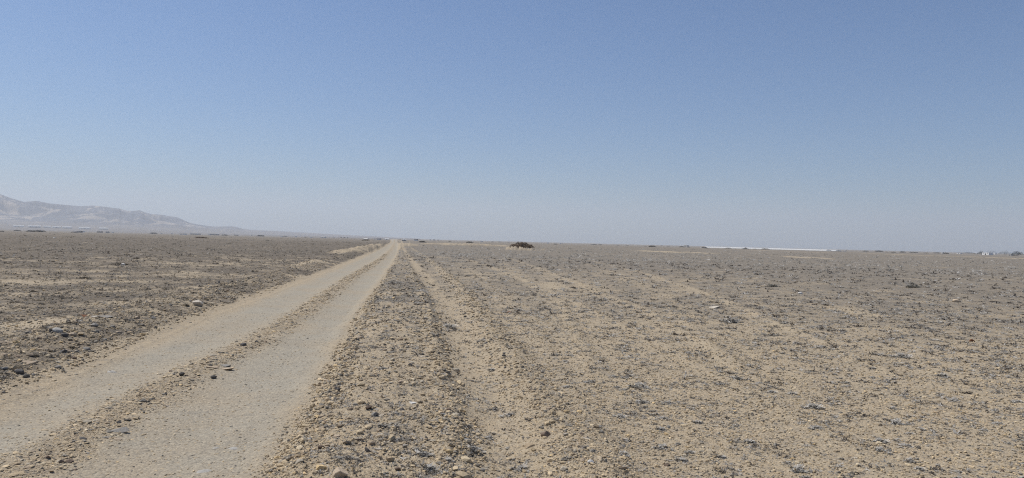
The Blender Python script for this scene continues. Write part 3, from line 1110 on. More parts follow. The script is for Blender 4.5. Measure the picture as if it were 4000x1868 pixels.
GS1, GS2, GS3 = 'stones on the ridge between the ruts', 'stones on the gravel bank', 'stones on the left verge'
GS4 = 'stones on the ridge right of the wheel path'
STONES = [
    (771, 1196, 44, 'pale', 'block', 'pale grey boulder on the left verge, farthest big one beside the road', GS3),
    (224, 1298, 42, 'paleblue', 'round', 'smooth light blue-grey stone, largest on the left verge', GS3),
    (250, 1358, 34, 'dark', 'peak', 'dark pointed stone standing in the dry plants of the left verge', GS3),
    (338, 1367, 27, 'grey', 'round', 'rounded grey stone at the foot of the left verge, right of a dark pointed one', GS3),
    (74, 1457, 36, 'dark', 'round', 'dark bluish rounded stone alone on clean sand at the left side', GS3),
    (103, 1415, 50, 'tan', 'slab', 'long flat tan slab lying above the dark bluish stone', GS3),
    (227, 1438, 24, 'grey', 'round', 'small grey stone on the sand edge nearest the left rut', GS3),
    (290, 1404, 20, 'brown', 'block', 'small brown lump on the sand strip beneath the verge', GS3),
    (338, 1238, 40, 'rust', 'slab', 'thin reddish slab tipped up on the left verge', GS3),
    (415, 1243, 44, 'grey', 'slab', 'grey slab lying right of the reddish one on the left verge', GS3),
    (368, 1275, 30, 'grey', 'block', 'blocky grey stone uphill of the rounded light stone', GS3),
    (833, 1437, 42, 'slab', 'slab', 'pale tan slab leaning to the left in the middle of the road', GS1),
    (890, 1446, 46, 'slab', 'slab', 'broad pale tan slab lying flat, biggest on the road ridge', GS1),
    (880, 1432, 34, 'grey', 'slab', 'grey slab half under the broad tan slab on the road', GS1),
    (709, 1468, 22, 'dark', 'block', 'dark stone at the left end of the stony stretch of the road ridge', GS1),
    (835, 1480, 24, 'dark', 'block', 'dark stone just in front of the leaning tan slab', GS1),
    (500, 1642, 23, 'dark', 'slab', 'thin dark slab on the sandy road ridge, larger of two', GS1),
    (322, 1716, 22, 'dark', 'slab', 'thin dark slab on the sandy road ridge, smaller and nearer of two', GS1),
    (458, 1718, 26, 'slab', 'slab', 'squarish cream slab in the road near the lower edge', GS1),
    (462, 1685, 60, 'grey', 'slab', 'wide thin grey slab flush with the road ridge', GS1),
    (271, 1804, 30, 'brown', 'round', 'brown oval stone low on the road ridge', GS1),
    (115, 1826, 36, 'tan', 'slab', 'tan slab next to the lower left end of the road ridge', GS1),
    (950, 1347, 26, 'dark', 'round', 'dark oval stone, farthest dark one on the road ridge', GS1),
    (871, 1380, 28, 'grey', 'slab', 'bluish grey slab among rubble behind the broad tan slab', GS1),
    (1002, 1338, 16, 'dark', 'block', 'small black stone right of the farthest dark oval one', GS1),
    (977, 1546, 12, 'dark', 'peak', 'tiny black pointed stone alone on the right rut'),
    (50, 1711, 18, 'brown', 'round', 'small brown stone alone on the left rut'),
    (800, 1841, 66, 'paleblue', 'slab', 'large pale blue-grey slab worn flat into the right rut'),
    (915, 1752, 52, 'paleblue', 'slab', 'irregular pale grey slab sunk in the right rut, right of two'),
    (845, 1750, 34, 'paleblue', 'slab', 'irregular pale grey slab sunk in the right rut, left of two'),
    (435, 1453, 50, 'paleblue', 'slab', 'pale grey flake pressed into the left rut'),
    (1403, 1323, 26, 'tan', 'round', 'rounded tan stone on the bank, farthest of the bigger ones', GS2),
    (1397, 1505, 34, 'grey', 'slab', 'grey slab propped on the crest of the bank', GS2),
    (1310, 1520, 20, 'tan', 'block', 'tan stone on the road-side slope of the bank', GS2),
    (1438, 1600, 31, 'brown', 'block', 'dark brown angular stone of a touching pair on the bank', GS2),
    (1464, 1623, 34, 'grey', 'block', 'crumbly grey stone of a touching pair on the bank', GS2),
    (1489, 1625, 22, 'pale', 'slab', 'pinkish flat stone right beside the touching pair', GS2),
    (1740, 1622, 44, 'blue', 'slab', 'long blue-grey stone split across, on the right foot of the bank', GS2),
    (1821, 1720, 25, 'blue', 'round', 'blue-grey oval stone leaning under a white one', GS2),
    (1823, 1703, 18, 'white', 'block', 'small white stone on top of a blue-grey oval one', GS2),
    (1803, 1714, 14, 'brown', 'round', 'small brown stone left of the white and blue-grey ones', GS2),
    (1453, 1738, 30, 'tan', 'block', 'blocky tan stone near the middle of the lower bank', GS2),
    (1481, 1685, 24, 'tan', 'peak', 'upright tan-grey stone above the blocky tan one', GS2),
    (1446, 1702, 22, 'grey', 'block', 'greenish grey stone touching the upright tan-grey one', GS2),
    (1327, 1862, 80, 'slab', 'block', 'large pale boulder cut by the lower edge, biggest stone of all', GS2),
    (1663, 1717, 24, 'dark', 'peak', 'dark brown pointed stone on the lower bank', GS2),
    (1673, 1695, 20, 'slab', 'peak', 'orange-tan stone just behind the dark brown pointed one', GS2),
    (1733, 1684, 26, 'dark', 'round', 'dark grey half-moon stone on the bank', GS2),
    (1565, 1790, 22, 'dark', 'peak', 'black pointed stone near the lower edge of the bank', GS2),
    (1407, 1727, 32, 'brown', 'slab', 'brown flat stone left of the blocky tan one', GS2),
    (1353, 1735, 36, 'slab', 'slab', 'long thin tan slab on edge, on the lower bank', GS2, 0.2, None, None, 0.9),
    (1315, 1706, 30, 'slab', 'slab', 'long cream stone beside the thin tan slab', GS2),
    (1613, 1574, 28, 'white', 'slab', 'whitish triangular flake on the bank', GS2),
    (1228, 1785, 30, 'grey', 'slab', 'grey slab at the road foot of the bank near the lower edge', GS2),
    (1118, 1800, 38, 'tan', 'slab', 'tan slab at the edge of the right rut near the lower edge', GS2),
    (1203, 1715, 26, 'paleblue', 'slab', 'light greenish slab at the road foot of the bank', GS2),
    (1453, 1536, 28, 'slab', 'slab', 'cream slab up the bank behind the touching pair', GS2),
    (1571, 1602, 20, 'dark', 'block', 'black blocky stone right of the touching pair', GS2),
    (1592, 1620, 20, 'tan', 'slab', 'tan flake right of the black blocky stone', GS2),
    (1503, 1370, 20, 'slab', 'round', 'yellowish oval stone far up on the bank', GS2),
    (1568, 1329, 20, 'brown', 'round', 'brown stone far up on the right side of the bank', GS2),
    (1553, 1838, 26, 'brown', 'block', 'brown block touching the lower edge of the bank', GS2),
    (2044, 1438, 22, 'dark', 'peak', 'upright dark grey stone, farthest on the ridge', GS4),
    (1968, 1390, 18, 'dark', 'block', 'dark stone on the path side, up and left of the upright one', GS4),
    (1971, 1407, 16, 'dark', 'round', 'small dark stone just below another on the path side', GS4),
    (2121, 1505, 16, 'dark', 'peak', 'small black stone on the ridge below the upright one', GS4),
    (2103, 1580, 30, 'brown', 'slab', 'brownish flat stone on the left flank of the ridge', GS4),
    (2144, 1599, 26, 'tan', 'round', 'light brown stone half buried in the ridge', GS4),
    (2132, 1703, 40, 'brown', 'block', 'brownish grey boulder, largest on the ridge', GS4),
    (2288, 1714, 26, 'pale', 'slab', 'cream flat stone on the right flank of the ridge', GS4),
    (2308, 1808, 30, 'white', 'round', 'smooth white stone near the lower edge', GS4),
    (2277, 1801, 26, 'tan', 'block', 'tan stone left of the smooth white one', GS4),
    (2270, 1697, 20, 'brown', 'round', 'brown stone behind the cream flat one', GS4),
    (2274, 1749, 22, 'brown', 'slab', 'brown flat stone between the cream and white ones', GS4),
    (2396, 1724, 17, 'slab', 'block', 'yellow-cream stone out on the plain, left of two', GS4),
    (2443, 1715, 18, 'pale', 'slab', 'cream stone out on the plain, right of two', GS4),
    (2606, 1820, 24, 'brown', 'block', 'brown stone in front of a dark plant mat', GS4),
    (2430, 1830, 44, 'tan', 'slab', 'wide tan slab sunk into the ground near the lower edge', GS4),
    (2435, 1744, 20, 'grey', 'round', 'grey stone below the two cream ones', GS4),
    (2789, 1204, 34, 'pale', 'slab', 'pale flat stone alone halfway out on the right plain'),
    (3736, 1180, 28, 'slab', 'round', 'cream hump of stone far out near the right side'),
    (3126, 1148, 18, 'white', 'round', 'round white stone far out beside a spiky bush'),
    (1986, 1221, 22, 'rust', 'slab', 'rust-brown flake on the plain beyond the stony ridge'),
    (3796, 1335, 18, 'rust', 'block', 'rusty red stone near the right side'),
    (481, 1037, 15, 'white', 'block', 'white stone far out on the left-hand plain'),
    (212, 932, 9, 'white', 'round', 'white speck of a stone near the left horizon'),
    (1328, 939, 6, 'white', 'round', 'white speck of a stone beyond the road, left of two'),
    (1359, 940, 6, 'white', 'round', 'white speck of a stone beyond the road, right of two'),
]
for s_ in STONES:
    stone(*s_)

# the next largest stones: nothing tells them apart within their zone
zones = [('angular stone among the gravel of the bank right of the road', 'look-alike stones in the bank', 90, lambda x, y: REDG.x(y) + 0.05 < x < STRK.x(y) - 0.25, (1120, 1800, 1180, 1860), (0.025, 0.065), 0),
         ('flat stone in the rough rubble of the left verge', 'look-alike stones in the left verge', 60, lambda x, y: LRUB.x(y) - 1.5 < x < LRUB.x(y) - 0.02, (0, 1150, 1060, 1500), (0.04, 0.10), 1),
         ('stone chip on the ridge between the ruts', 'look-alike chips on the road ridge', 45, lambda x, y: abs(x - RIDG.x(y)) < 0.33, (60, 1350, 1100, 1850), (0.02, 0.055), 1),
         ('stone on the low ridge right of the wheel path', 'look-alike stones on the low ridge', 35, lambda x, y: abs(x - RRID.x(y)) < 0.24, (1750, 2450, 1130, 1860), (0.02, 0.05), 0),
         ('lone pebble on the open plain far right of the road', 'look-alike stones on the plain', 30, lambda x, y: x > RRID.x(y) + 0.6, (2300, 4000, 1060, 1860), (0.02, 0.05), 0)]
for lab, grp, cnt, ok, (x0, x1, y0, y1), (s0, s1), fl in zones:
    done = 0
    while done < cnt:
        x, y = ground_pt(random.uniform(x0, x1), random.uniform(y0, y1))
        if not ok(x, y):
            continue
        col = random.choices(['tan', 'grey', 'slab', 'brown', 'dark', 'pale'], [7, 4, 4, 3, 3, 1])[0]
        shp = random.choices(['slab', 'block', 'round', 'peak'], [6, 1, 2, 1] if fl else [4, 4, 2, 2])[0]
        k = 1 + min(1.2, max(0, (y - 8) / 15))
        stone(0, 0, 0, col, shp, lab, grp, 0.3, (x, y), random.uniform(s0, s1) * k)
        done += 1

# ------------------------------------------------------------------ shrubs and trees far out
SHRUB = {k: flat_material(k, a, b, 3.0, 0.8) for k, a, b in (
    ('shrub_leaf', (0.060, 0.060, 0.042), (0.035, 0.034, 0.026)), ('dry_shrub_leaf', (0.30, 0.225, 0.155), (0.20, 0.15, 0.105)), ('tree_leaf', (0.055, 0.065, 0.05), (0.035, 0.04, 0.032)))}
BARK = flat_material('bark', (0.16, 0.12, 0.085))


def leaf_cloud(n_, wx, wy, hz, leaf, seed, dome=True, lumps=6, base=0.0):
    g = np.random.default_rng(seed)
    a = g.random(n_) * 6.283
    u = g.random(n_)
    rad = np.sqrt(u)
    top = np.sqrt(np.clip(1 - rad ** 2, 0, 1)) if dome else 1
    lump = 0.72 + 0.28 * np.sin(a * 3 + seed) * np.cos(rad * 7 + seed * 2)
    x = np.cos(a) * rad * wx * (0.85 + 0.15 * np.sin(a * 5 + seed))
    y = np.sin(a) * rad * wy
    z_ = base + hz * top * lump * (0.25 + 0.75 * g.random(n_) ** 0.6)
    d = g.normal(0, 1, (n_, 3, 3)) * leaf
    P = np.stack([x, y, z_], -1)[:, None, :] + d
    P[:, :, 2] = np.maximum(P[:, :, 2], 0.0)
    return P.reshape(-1, 3), np.arange(n_ * 3).reshape(-1, 3)


def twigs(n_, wx, wy, hz, seed, rad=0.02, base=0.0):
    g = np.random.default_rng(seed + 99)
    V_, F_ = [], []
    for i in range(n_):
        a = g.random() * 6.283
        q_ = 0.3 + 0.6 * g.random()
        tip = np.array([math.cos(a) * wx * q_, math.sin(a) * wy * q_, base + hz * (0.9 - 0.6 * q_)])
        b0_ = np.array([math.cos(a) * wx * 0.1, math.sin(a) * wy * 0.1, base * 0.0 - 0.05])
        k = len(V_)
        for j in range(3):
            t = j * 2.094
            V_.append(b0_ + np.array([math.cos(t), math.sin(t), 0]) * rad)
        for j in range(3):
            t = j * 2.094
            V_.append(tip + np.array([math.cos(t), math.sin(t), 0]) * rad * 0.3)
        for j in range(3):
            F_.append((k + j, k + (j + 1) % 3, k + 3 + (j + 1) % 3, k + 3 + j))
    return np.array(V_), np.array(F_)


def make_shrub(name, w_, h_, d_, mat, n_, leaf, seed):
    t = empty(name)
    P, Fc = leaf_cloud(n_, w_ / 2, d_ / 2, h_, leaf, seed)
    link('foliage', raw_mesh('foliage', P, Fc), mat, t)
    P, Fc = twigs(14, w_ / 2, d_ / 2, h_, seed, 0.025)
    link('stem', raw_mesh('stem', P, Fc), BARK, t)
    return t


def make_tree(name, w_, h_, mat, n_, leaf, seed):
    t = empty(name)
    P, Fc = leaf_cloud(n_, w_ / 2, w_ / 2 * 0.8, h_ * 0.85, leaf, seed, base=h_ * 0.12)
    link('crown', raw_mesh('crown', P, Fc), mat, t)
    P, Fc = twigs(10, w_ / 3, w_ / 3, h_ * 0.7, seed, 0.09, h_ * 0.12)
    link('trunk', raw_mesh('trunk', P, Fc), BARK, t)
    return t


# the big bush on its heap of earth
big = make_shrub('shrub', 4.9, 1.35, 2.6, SHRUB['dry_shrub_leaf'], 7000, 0.05, 3)
x, y = ground_pt(2038, 977)
y += 1.9
big.location = (x, y, zat(x, y) - 0.12)
tag(big, 'large bushy grey-brown shrub growing on a heap of pale earth, nearest of the far shrubs', 'shrub')
sh = make_shrub('shrub', 5.6, 0.75, 3.2, SHRUB['dry_shrub_leaf'], 3600, 0.055, 5)
x, y = ground_pt(777, 930)
sh.location = (x, y + 2, zat(x, y + 2) - 0.1)
tag(sh, 'wide flat shrub spreading over the left-hand plain below the hills', 'shrub')

protoA = make_shrub('shrub', 1.0, 0.24, 0.6, SHRUB['shrub_leaf'], 900, 0.016, 8)
protoB = make_shrub('shrub', 1.0, 0.20, 0.6, SHRUB['shrub_leaf'], 900, 0.016, 13)
used = {'A': False, 'B': False}


def far_shrub(px, py, wpx, label, group='dark shrubs along the horizon', hf=1.0):
    k = random.choice('AB')
    p = protoA if k == 'A' else protoB
    o = p if not used[k] else copy_tree(p)
    used[k] = True
    x, y = ground_pt(px, py)
    w_ = wpx / F * math.hypot(x, y)
    o.location = (x, y, zat(x, y) - 0.05)
    o.scale = (w_, w_, w_ * hf)
    o.rotation_euler = (0, 0, random.uniform(-0.3, 0.3))
    tag(o, label, 'shrub', group)
    return o


FAR = [
    (1650, 947, 34, 'dark domed shrub right of the road end, nearest on the horizon there', 1.1),
    (1835, 949, 34, 'dark shrub on the horizon between the road end and the big bush', 1.0),
    (1757, 944, 14, 'small dark shrub between the two domed shrubs right of the road', 1.0),
    (1923, 946, 15, 'small dark shrub, first of three left of the big bush', 0.8),
    (1952, 946, 16, 'small dark shrub, middle of three left of the big bush', 0.6),
    (1986, 947, 13, 'small dark shrub, last of three left of the big bush', 0.7),
    (2043, 948, 9, 'tiny dark shrub on the horizon right behind the big bush', 0.7),
    (1428, 942, 34, 'dark shrub capping a sandy hump left of the road end', 0.7),
    (2170, 955, 20, 'dark ragged shrub on a pale hump just right of the big bush', 0.9),
    (2196, 951, 8, 'tiny shrub on the horizon a little right of the ragged one', 0.8),
    (2320, 957, 28, 'long low dark shrub, first of a pair midway to the white greenhouse', 0.6),
    (2345, 958, 20, 'shorter dark shrub, second of the pair midway to the white greenhouse', 0.7),
    (2415, 959, 14, 'tiny dark shrub just past the low pair', 0.8),
    (2452, 960, 12, 'tiny dark shrub before the widest domed one', 0.8),
    (2522, 963, 12, 'small dark shrub touching the left of the widest domed one', 0.7),
    (2548, 965, 36, 'widest domed dark shrub left of the white greenhouse', 0.9),
    (2585, 960, 10, 'tiny dark shrub high on the horizon past the widest domed one', 0.8),
    (2612, 963, 14, 'small flat dark shrub midway between two larger ones', 0.7),
    (2664, 966, 26, 'dark shrub in front of a small hut left of the white greenhouse', 0.9),
    (2690, 967, 14, 'short dark shrub right under the small hut', 0.7),
    (2752, 970, 30, 'dark shrub at the left end of the white greenhouse', 1.0),
    (2772, 966, 22, 'dark shrub overlapping the left end of the white greenhouse', 0.8),
    (2845, 971, 26, 'dark shrub before the left part of the white greenhouse', 0.7),
    (2912, 974, 32, 'dark domed shrub before the middle of the white greenhouse', 0.8),
    (2950, 974, 16, 'small dark shrub before the middle of the white greenhouse', 0.7),
    (2990, 975, 36, 'long dark shrub before the right half of the white greenhouse', 0.6),
    (3072, 976, 34, 'peaked dark shrub before the right half of the white greenhouse', 0.8),
    (3148, 978, 20, 'low dark shrub before the right end of the white greenhouse', 0.8),
    (3202, 977, 18, 'dark shrub standing up over the right end of the white greenhouse', 1.1),
    (3256, 980, 32, 'low dark shrub just past the right end of the white greenhouse', 0.7),
    (3306, 979, 8, 'tiny lone dark shrub right of the white greenhouse', 0.9),
    (3382, 983, 26, 'flat dark shrub left of the tallest domed one at the right', 0.7),
    (3434, 984, 30, 'tallest domed dark shrub on the right part of the horizon', 1.1),
    (3465, 986, 14, 'small dark shrub right of the tallest domed one', 0.8),
    (3490, 987, 22, 'dark shrub midway between the domed one and the pale heap', 0.8),
    (3526, 987, 26, 'dark shrub on a pale heap on the right part of the horizon', 1.0),
    (3570, 988, 34, 'long flat dark shrub right of the pale heap', 0.6),
    (3618, 990, 20, 'low dark shrub before the first trees at the right', 0.7),
    (3660, 990, 24, 'ragged dark shrub left of a pale post', 0.9),
    (3695, 992, 24, 'dark shrub right of a pale post', 1.1),
    (3745, 991, 18, 'dark shrub on a bare rise near the right side', 0.8),
    (3813, 993, 18, 'very dark low shrub left of the white building', 0.8),
    (3957, 999, 30, 'dark low shrub under the rightmost tree', 0.6),
    (3315, 1001, 10, 'black curved scrap of shrub on the open right plain', 0.8),
]
for px, py, wp, lab, hf in FAR:
    far_shrub(px, py, wp, lab, hf=hf)
FARL = [(7, 905, 20, 'dark shrub at the left edge of the view under the hills'),
        (67, 903, 26, 'dark shrub under the leftmost white greenhouse'),
        (120, 906, 36, 'dark low shrub, left of two under the white greenhouses'),
        (152, 907, 44, 'dark low shrub, right of two under the white greenhouses'),
        (290, 909, 24, 'dark shrub left of a small white house on the left plain'),
        (600, 914, 32, 'dark low shrub under the hill spur'), (878, 921, 28, 'dark low shrub between farm buildings on the left'),
        (1018, 924, 36, 'long dark shrub row under the flat end of the hills'), (1114, 925, 20, 'dark shrub right of a pale strip far left of the road'),
        (1194, 928, 14, 'small dark shrub between two white houses left of the road'), (1304, 930, 12, 'small dark shrub alone left of the road'),
        (1562, 936, 12, 'small dark shrub right above the end of the road')]
for px, py, wp, lab in FARL:
    far_shrub(px, py, wp, lab, 'dark shrubs along the left horizon', 0.9)

TG = 'trees by the white building'
for i, (px, py, wpx, hpx, lab) in enumerate([
        (3833, 995, 22, 12, 'small grey tree close left of the white building'),
        (3873, 993, 40, 12, 'dark rounded tree rising behind the white building'),
        (3925, 997, 44, 14, 'wide dark tree, middle one right of the white building'),
        (3974, 1000, 42, 15, 'broadest dark tree at the right edge of the view'),
        (3783, 992, 42, 6, 'row-like low tree halfway between pale heap and white building')]):
    x, y = ground_pt(px, py)
    rr_ = math.hypot(x, y)
    t = make_tree('tree', wpx / F * rr_, hpx / F * rr_ * 1.35, SHRUB['tree_leaf'], 1500, 0.16, 20 + i)
    t.location = (x, y, zat(x, y) - 0.1)
    tag(t, lab, 'tree', TG)
for i, (px, py, wpx, hpx, lab) in enumerate([
        (1333, 930, 10, 5, 'tiny tree left of the road, first of three in a row'),
        (1346, 930.5, 9, 4, 'tiny tree left of the road, second of three in a row'),
        (1358, 931, 9, 4, 'tiny tree left of the road, third of three in a row'),
        (548, 910, 5, 4, 'tiny lone tree under the highest notch of the hill spur'),
        (1081, 921, 5, 6, 'thin tiny tree far left of the road, under the hill tail')]):
    x, y = ground_pt(px, py)
    rr_ = math.hypot(x, y)
    t = make_tree('tree', wpx / F * rr_, hpx / F * rr_ * 1.2, SHRUB['tree_leaf'], 300, 0.3, 40 + i)
    t.location = (x, y, zat(x, y) - 0.1)
    tag(t, lab, 'tree', 'tiny trees on the left horizon')

# ------------------------------------------------------------------ buildings
BM = {'white': flat_material('white_plaster', (0.80, 0.79, 0.76), (0.70, 0.69, 0.66), 0.5),
      'tan': flat_material('tan_plaster', (0.52, 0.43, 0.33), (0.44, 0.36, 0.28), 0.5),
      'grey': flat_material('grey_plaster', (0.38, 0.36, 0.34), (0.30, 0.29, 0.27), 0.5),
      'dark': flat_material('dark_sheet', (0.08, 0.08, 0.085), (0.05, 0.05, 0.055), 0.5),
      'blue': flat_material('bluish_sheet', (0.32, 0.40, 0.44), (0.25, 0.32, 0.36), 0.5),
      'net': flat_material('white_film', (0.88, 0.88, 0.87), (0.82, 0.82, 0.81), 0.05, 0.5),
      'glass': flat_material('dark_glass', (0.03, 0.035, 0.04), (0.02, 0.02, 0.025), 1.0, 0.2)}


def box_mesh(name, boxes):
    V_, F_ = [], []
    for (x0, x1, y0, y1, z0, z1) in boxes:
        k = len(V_)
        V_ += [(x0, y0, z0), (x1, y0, z0), (x1, y1, z0), (x0, y1, z0), (x0, y0, z1), (x1, y0, z1), (x1, y1, z1), (x0, y1, z1)]
        F_ += [(k, k + 3, k + 2, k + 1), (k + 4, k + 5, k + 6, k + 7), (k, k + 1, k + 5, k + 4), (k + 1, k + 2, k + 6, k + 5), (k + 2, k + 3, k + 7, k + 6), (k + 3, k, k + 4, k + 7)]
    me = bpy.data.meshes.new(name)
    me.from_pydata(V_, [], F_)
    return me


def gable_mesh(name, w_, d_, z0, rise, over=0.2):
    a, b = w_ / 2 + over, d_ / 2 + over
    V_ = [(-a, -b, z0), (a, -b, z0), (a, b, z0), (-a, b, z0), (-a, 0, z0 + rise), (a, 0, z0 + rise),
          (-a, -b, z0 - .08), (a, -b, z0 - .08), (a, b, z0 - .08), (-a, b, z0 - .08)]
    F_ = [(0, 1, 5, 4), (2, 3, 4, 5), (3, 0, 4), (1, 2, 5), (6, 7, 1, 0), (7, 8, 2, 1), (8, 9, 3, 2), (9, 6, 0, 3), (9, 8, 7, 6)]
    me = bpy.data.meshes.new(name)
    me.from_pydata(V_, [], F_)
    return me


def house(px, py, wpx, hpx, wall, roof, label, cat='house', gable=False, name='house', group='far houses', openings=3):
    x, y = ground_pt(px, py)
    rr_ = math.hypot(x, y)
    w_, h_ = wpx / F * rr_, hpx / F * rr_
    d_ = max(3.0, w_ * 0.5)
    t = empty(name, (x, y, zat(x, y) - 0.05), -math.atan2(x, y) - R(50))
    rh = h_ * (0.35 if gable else 0.12)
    wh = h_ - rh
    link('wall', box_mesh('wall', [(-w_ / 2, w_ / 2, -d_ / 2, d_ / 2, 0, wh)]), BM[wall], t)
    if gable:
        link('roof', gable_mesh('roof', w_, d_, wh + 0.08, rh), BM[roof], t)
    else:
        link('roof', box_mesh('roof', [(-w_ / 2 - .15, w_ / 2 + .15, -d_ / 2 - .15, d_ / 2 + .15, wh, wh + rh)]), BM[roof], t)
    link('door', box_mesh('door', [(-w_ * 0.08, w_ * 0.08, -d_ / 2 - .05, -d_ / 2 - 0.002, 0.02, wh * 0.72)]), BM['glass'], t)
    for q_ in ((-0.32, 0.32) if openings > 1 else (-0.3,)):
        link('window', box_mesh('window', [(w_ * (q_ - .05), w_ * (q_ + .05), -d_ / 2 - .04, -d_ / 2 - 0.002, wh * .40, wh * .72)]), BM['glass'], t)
    tag(t, label, cat, group)
    return t


house(3857, 996.5, 30, 8, 'white', 'white', 'white flat-roofed building in front of dark trees at the right side', 'building', name='building', group=None)
house(3884, 994, 14, 5, 'white', 'white', 'low white annexe between the white building and the wide tree')
house(3948, 999, 14, 5, 'grey', 'white', 'small grey house with a pale roof left of the rightmost tree')
house(3748, 992, 16, 4, 'white', 'dark', 'low whitish house on the rise left of the white building')
house(3814, 992, 10, 4, 'white', 'white', 'small white house beside a dark shrub, left of the grey tree')
house(3683, 991, 4, 6, 'white', 'white', 'narrow pale hut between two dark shrubs at the right')
house(2682, 964, 18, 6, 'grey', 'white', 'small pale hut over a dark shrub left of the long greenhouse')
house(1625, 941, 14, 7, 'white', 'dark', 'small white hut with an overhanging dark roof right of the road end', gable=True)
house(1578, 942, 8, 4, 'grey', 'white', 'small grey hut low beside the road end')
house(1680, 939, 5, 4, 'white', 'white', 'tiny white hut, first of three right of the dark-roofed hut')
house(1695, 939.5, 6, 4, 'grey', 'dark', 'tiny grey hut, second of three right of the dark-roofed hut')
house(1712, 940, 5, 3.5, 'tan', 'dark', 'tiny tan hut, third of three right of the dark-roofed hut')
house(1881, 946, 8, 4, 'white', 'tan', 'tiny pale hut on the horizon between shrub and big bush')
house(2140, 952, 4, 4, 'white', 'dark', 'tiny white hut on the horizon left of the ragged shrub', openings=1)
house(2187, 953, 5, 4, 'white', 'white', 'tiny white hut on the horizon right of the ragged shrub', openings=1)
house(1480, 937, 18, 5, 'white', 'dark', 'white house with a black roof just left of the road end', gable=True)
house(1431, 936, 22, 4, 'tan', 'white', 'tan long house behind the sandy hump left of the road', gable=True)
house(1462, 935, 6, 3, 'white', 'white', 'tiny white house between tan house and black roof')
house(1264, 930, 20, 5, 'white', 'grey', 'white house with a grey roof, largest left of the road', gable=True)
house(1216, 929, 6, 3.5, 'white', 'white', 'small white house between the low shrub and the grey-roofed house')
house(1156, 927, 4, 4, 'white', 'dark', 'narrow white house far left of the road', openings=1)
house(1100, 926, 10, 2, 'white', 'white', 'flat pale shed beside a dark shrub far left of the road', 'shed')
house(983, 921.5, 4, 3, 'white', 'white', 'tiny white house below the flat end of the hills', openings=1)
house(923, 920.5, 14, 3, 'dark', 'white', 'dark shed with a white roof below the hill tail', 'shed')
house(838, 919, 32, 4, 'grey', 'dark', 'long grey farm building with a dark roof under the hills', 'building')
house(818, 919, 4, 5, 'white', 'white', 'white block at the left end of the long grey farm building', openings=1)
house(763, 917, 34, 4, 'grey', 'blue', 'long shed with a bluish roof behind the wide flat shrub', 'shed')
house(716, 917, 24, 4, 'white', 'tan', 'whitish walled yard left of the bluish shed', 'building')
house(673, 915.5, 5, 3, 'white', 'white', 'tiny white house left of the whitish walled yard', openings=1)
house(631, 914, 5, 3, 'white', 'white', 'tiny white house under the hill spur', openings=1)
house(441, 910, 6, 3, 'white', 'white', 'tiny white house, right end of the left hamlet', openings=1)
house(420, 910, 12, 5, 'grey', 'dark', 'small grey house with a dark roof in the left hamlet', gable=True)
house(390, 909.5, 18, 5, 'tan', 'tan', 'tan flat-roofed house in the left hamlet')
house(328, 908, 5, 5, 'white', 'white', 'bright white little house in the left hamlet', openings=1)
house(312, 909, 16, 6, 'grey', 'dark', 'dark-roofed grey house left of the bright white one', gable=True)
house(301, 909, 6, 4, 'tan', 'white', 'small tan house at the left end of the left hamlet', openings=1)
house(113, 905, 7, 3, 'white', 'white', 'small white house between dark shrubs at the far left', openings=1)


# greenhouses: tunnels of white film on a frame
def tunnels(w_, d_, h_, rows):
    """long arched film tunnels lying side by side, one behind the other"""
    V_, F_ = [], []
    bd = d_ / rows
    ns = 8
    for b_ in range(rows):
        k = len(V_)
        y0 = -d_ / 2 + bd * (b_ + 0.5)
        for xx in (-w_ / 2 * (0.93 + 0.07 * ((b_ * 2) % 3) / 2), w_ / 2 * (0.9 + 0.1 * ((b_ + 1) % 3) / 2)):
            for i in range(ns + 1):
                t = math.pi * i / ns
                V_.append((xx, y0 - math.cos(t) * bd * 0.49, h_ * 0.22 + math.sin(t) * h_ * 0.78))
        for i in range(ns):
            F_.append((k + i, k + ns + 1 + i, k + ns + 2 + i, k + i + 1))
        F_.append(tuple(k + i for i in range(ns + 1)))
        F_.append(tuple(k + ns + 1 + i for i in range(ns, -1, -1)))
    me = bpy.data.meshes.new('roof')
    me.from_pydata(V_, [], F_)
    return me


def film():
    m, n, b = new_mat('white_film', 0.4)
    b.inputs['Base Color'].default_value = (0.74, 0.74, 0.72, 1)
    tr = N(n, 'ShaderNodeBsdfTranslucent')
    tr.inputs['Color'].default_value = (0.9, 0.9, 0.88, 1)
    mx_ = N(n, 'ShaderNodeMixShader')
    mx_.inputs[0].default_value = 0.4
    n.links.new(b.outputs[0], mx_.inputs[1])
    n.links.new(tr.outputs[0], mx_.inputs[2])
    n.links.new(mx_.outputs[0], n.nodes['Material Output'].inputs['Surface'])
    return m


BM['net'] = film()


def greenhouse(x, y, z0, w_, d_, h_, bays, label, group=None):
    t = empty('greenhouse', (x, y, z0), -math.atan2(x, y))
    link('wall', box_mesh('wall', [(-w_ / 2, w_ / 2, -d_ / 2, d_ / 2, 0, h_ * 0.215)]), BM['net'], t)
    link('roof', tunnels(w_, d_, h_, bays), BM['net'], t)
    link('door', box_mesh('door', [(-1, 1, -d_ / 2 - 0.06, -d_ / 2 - 0.003, 0, h_ * 0.6)]), BM['grey'], t)
    tag(t, label, 'greenhouse', group)
    return t


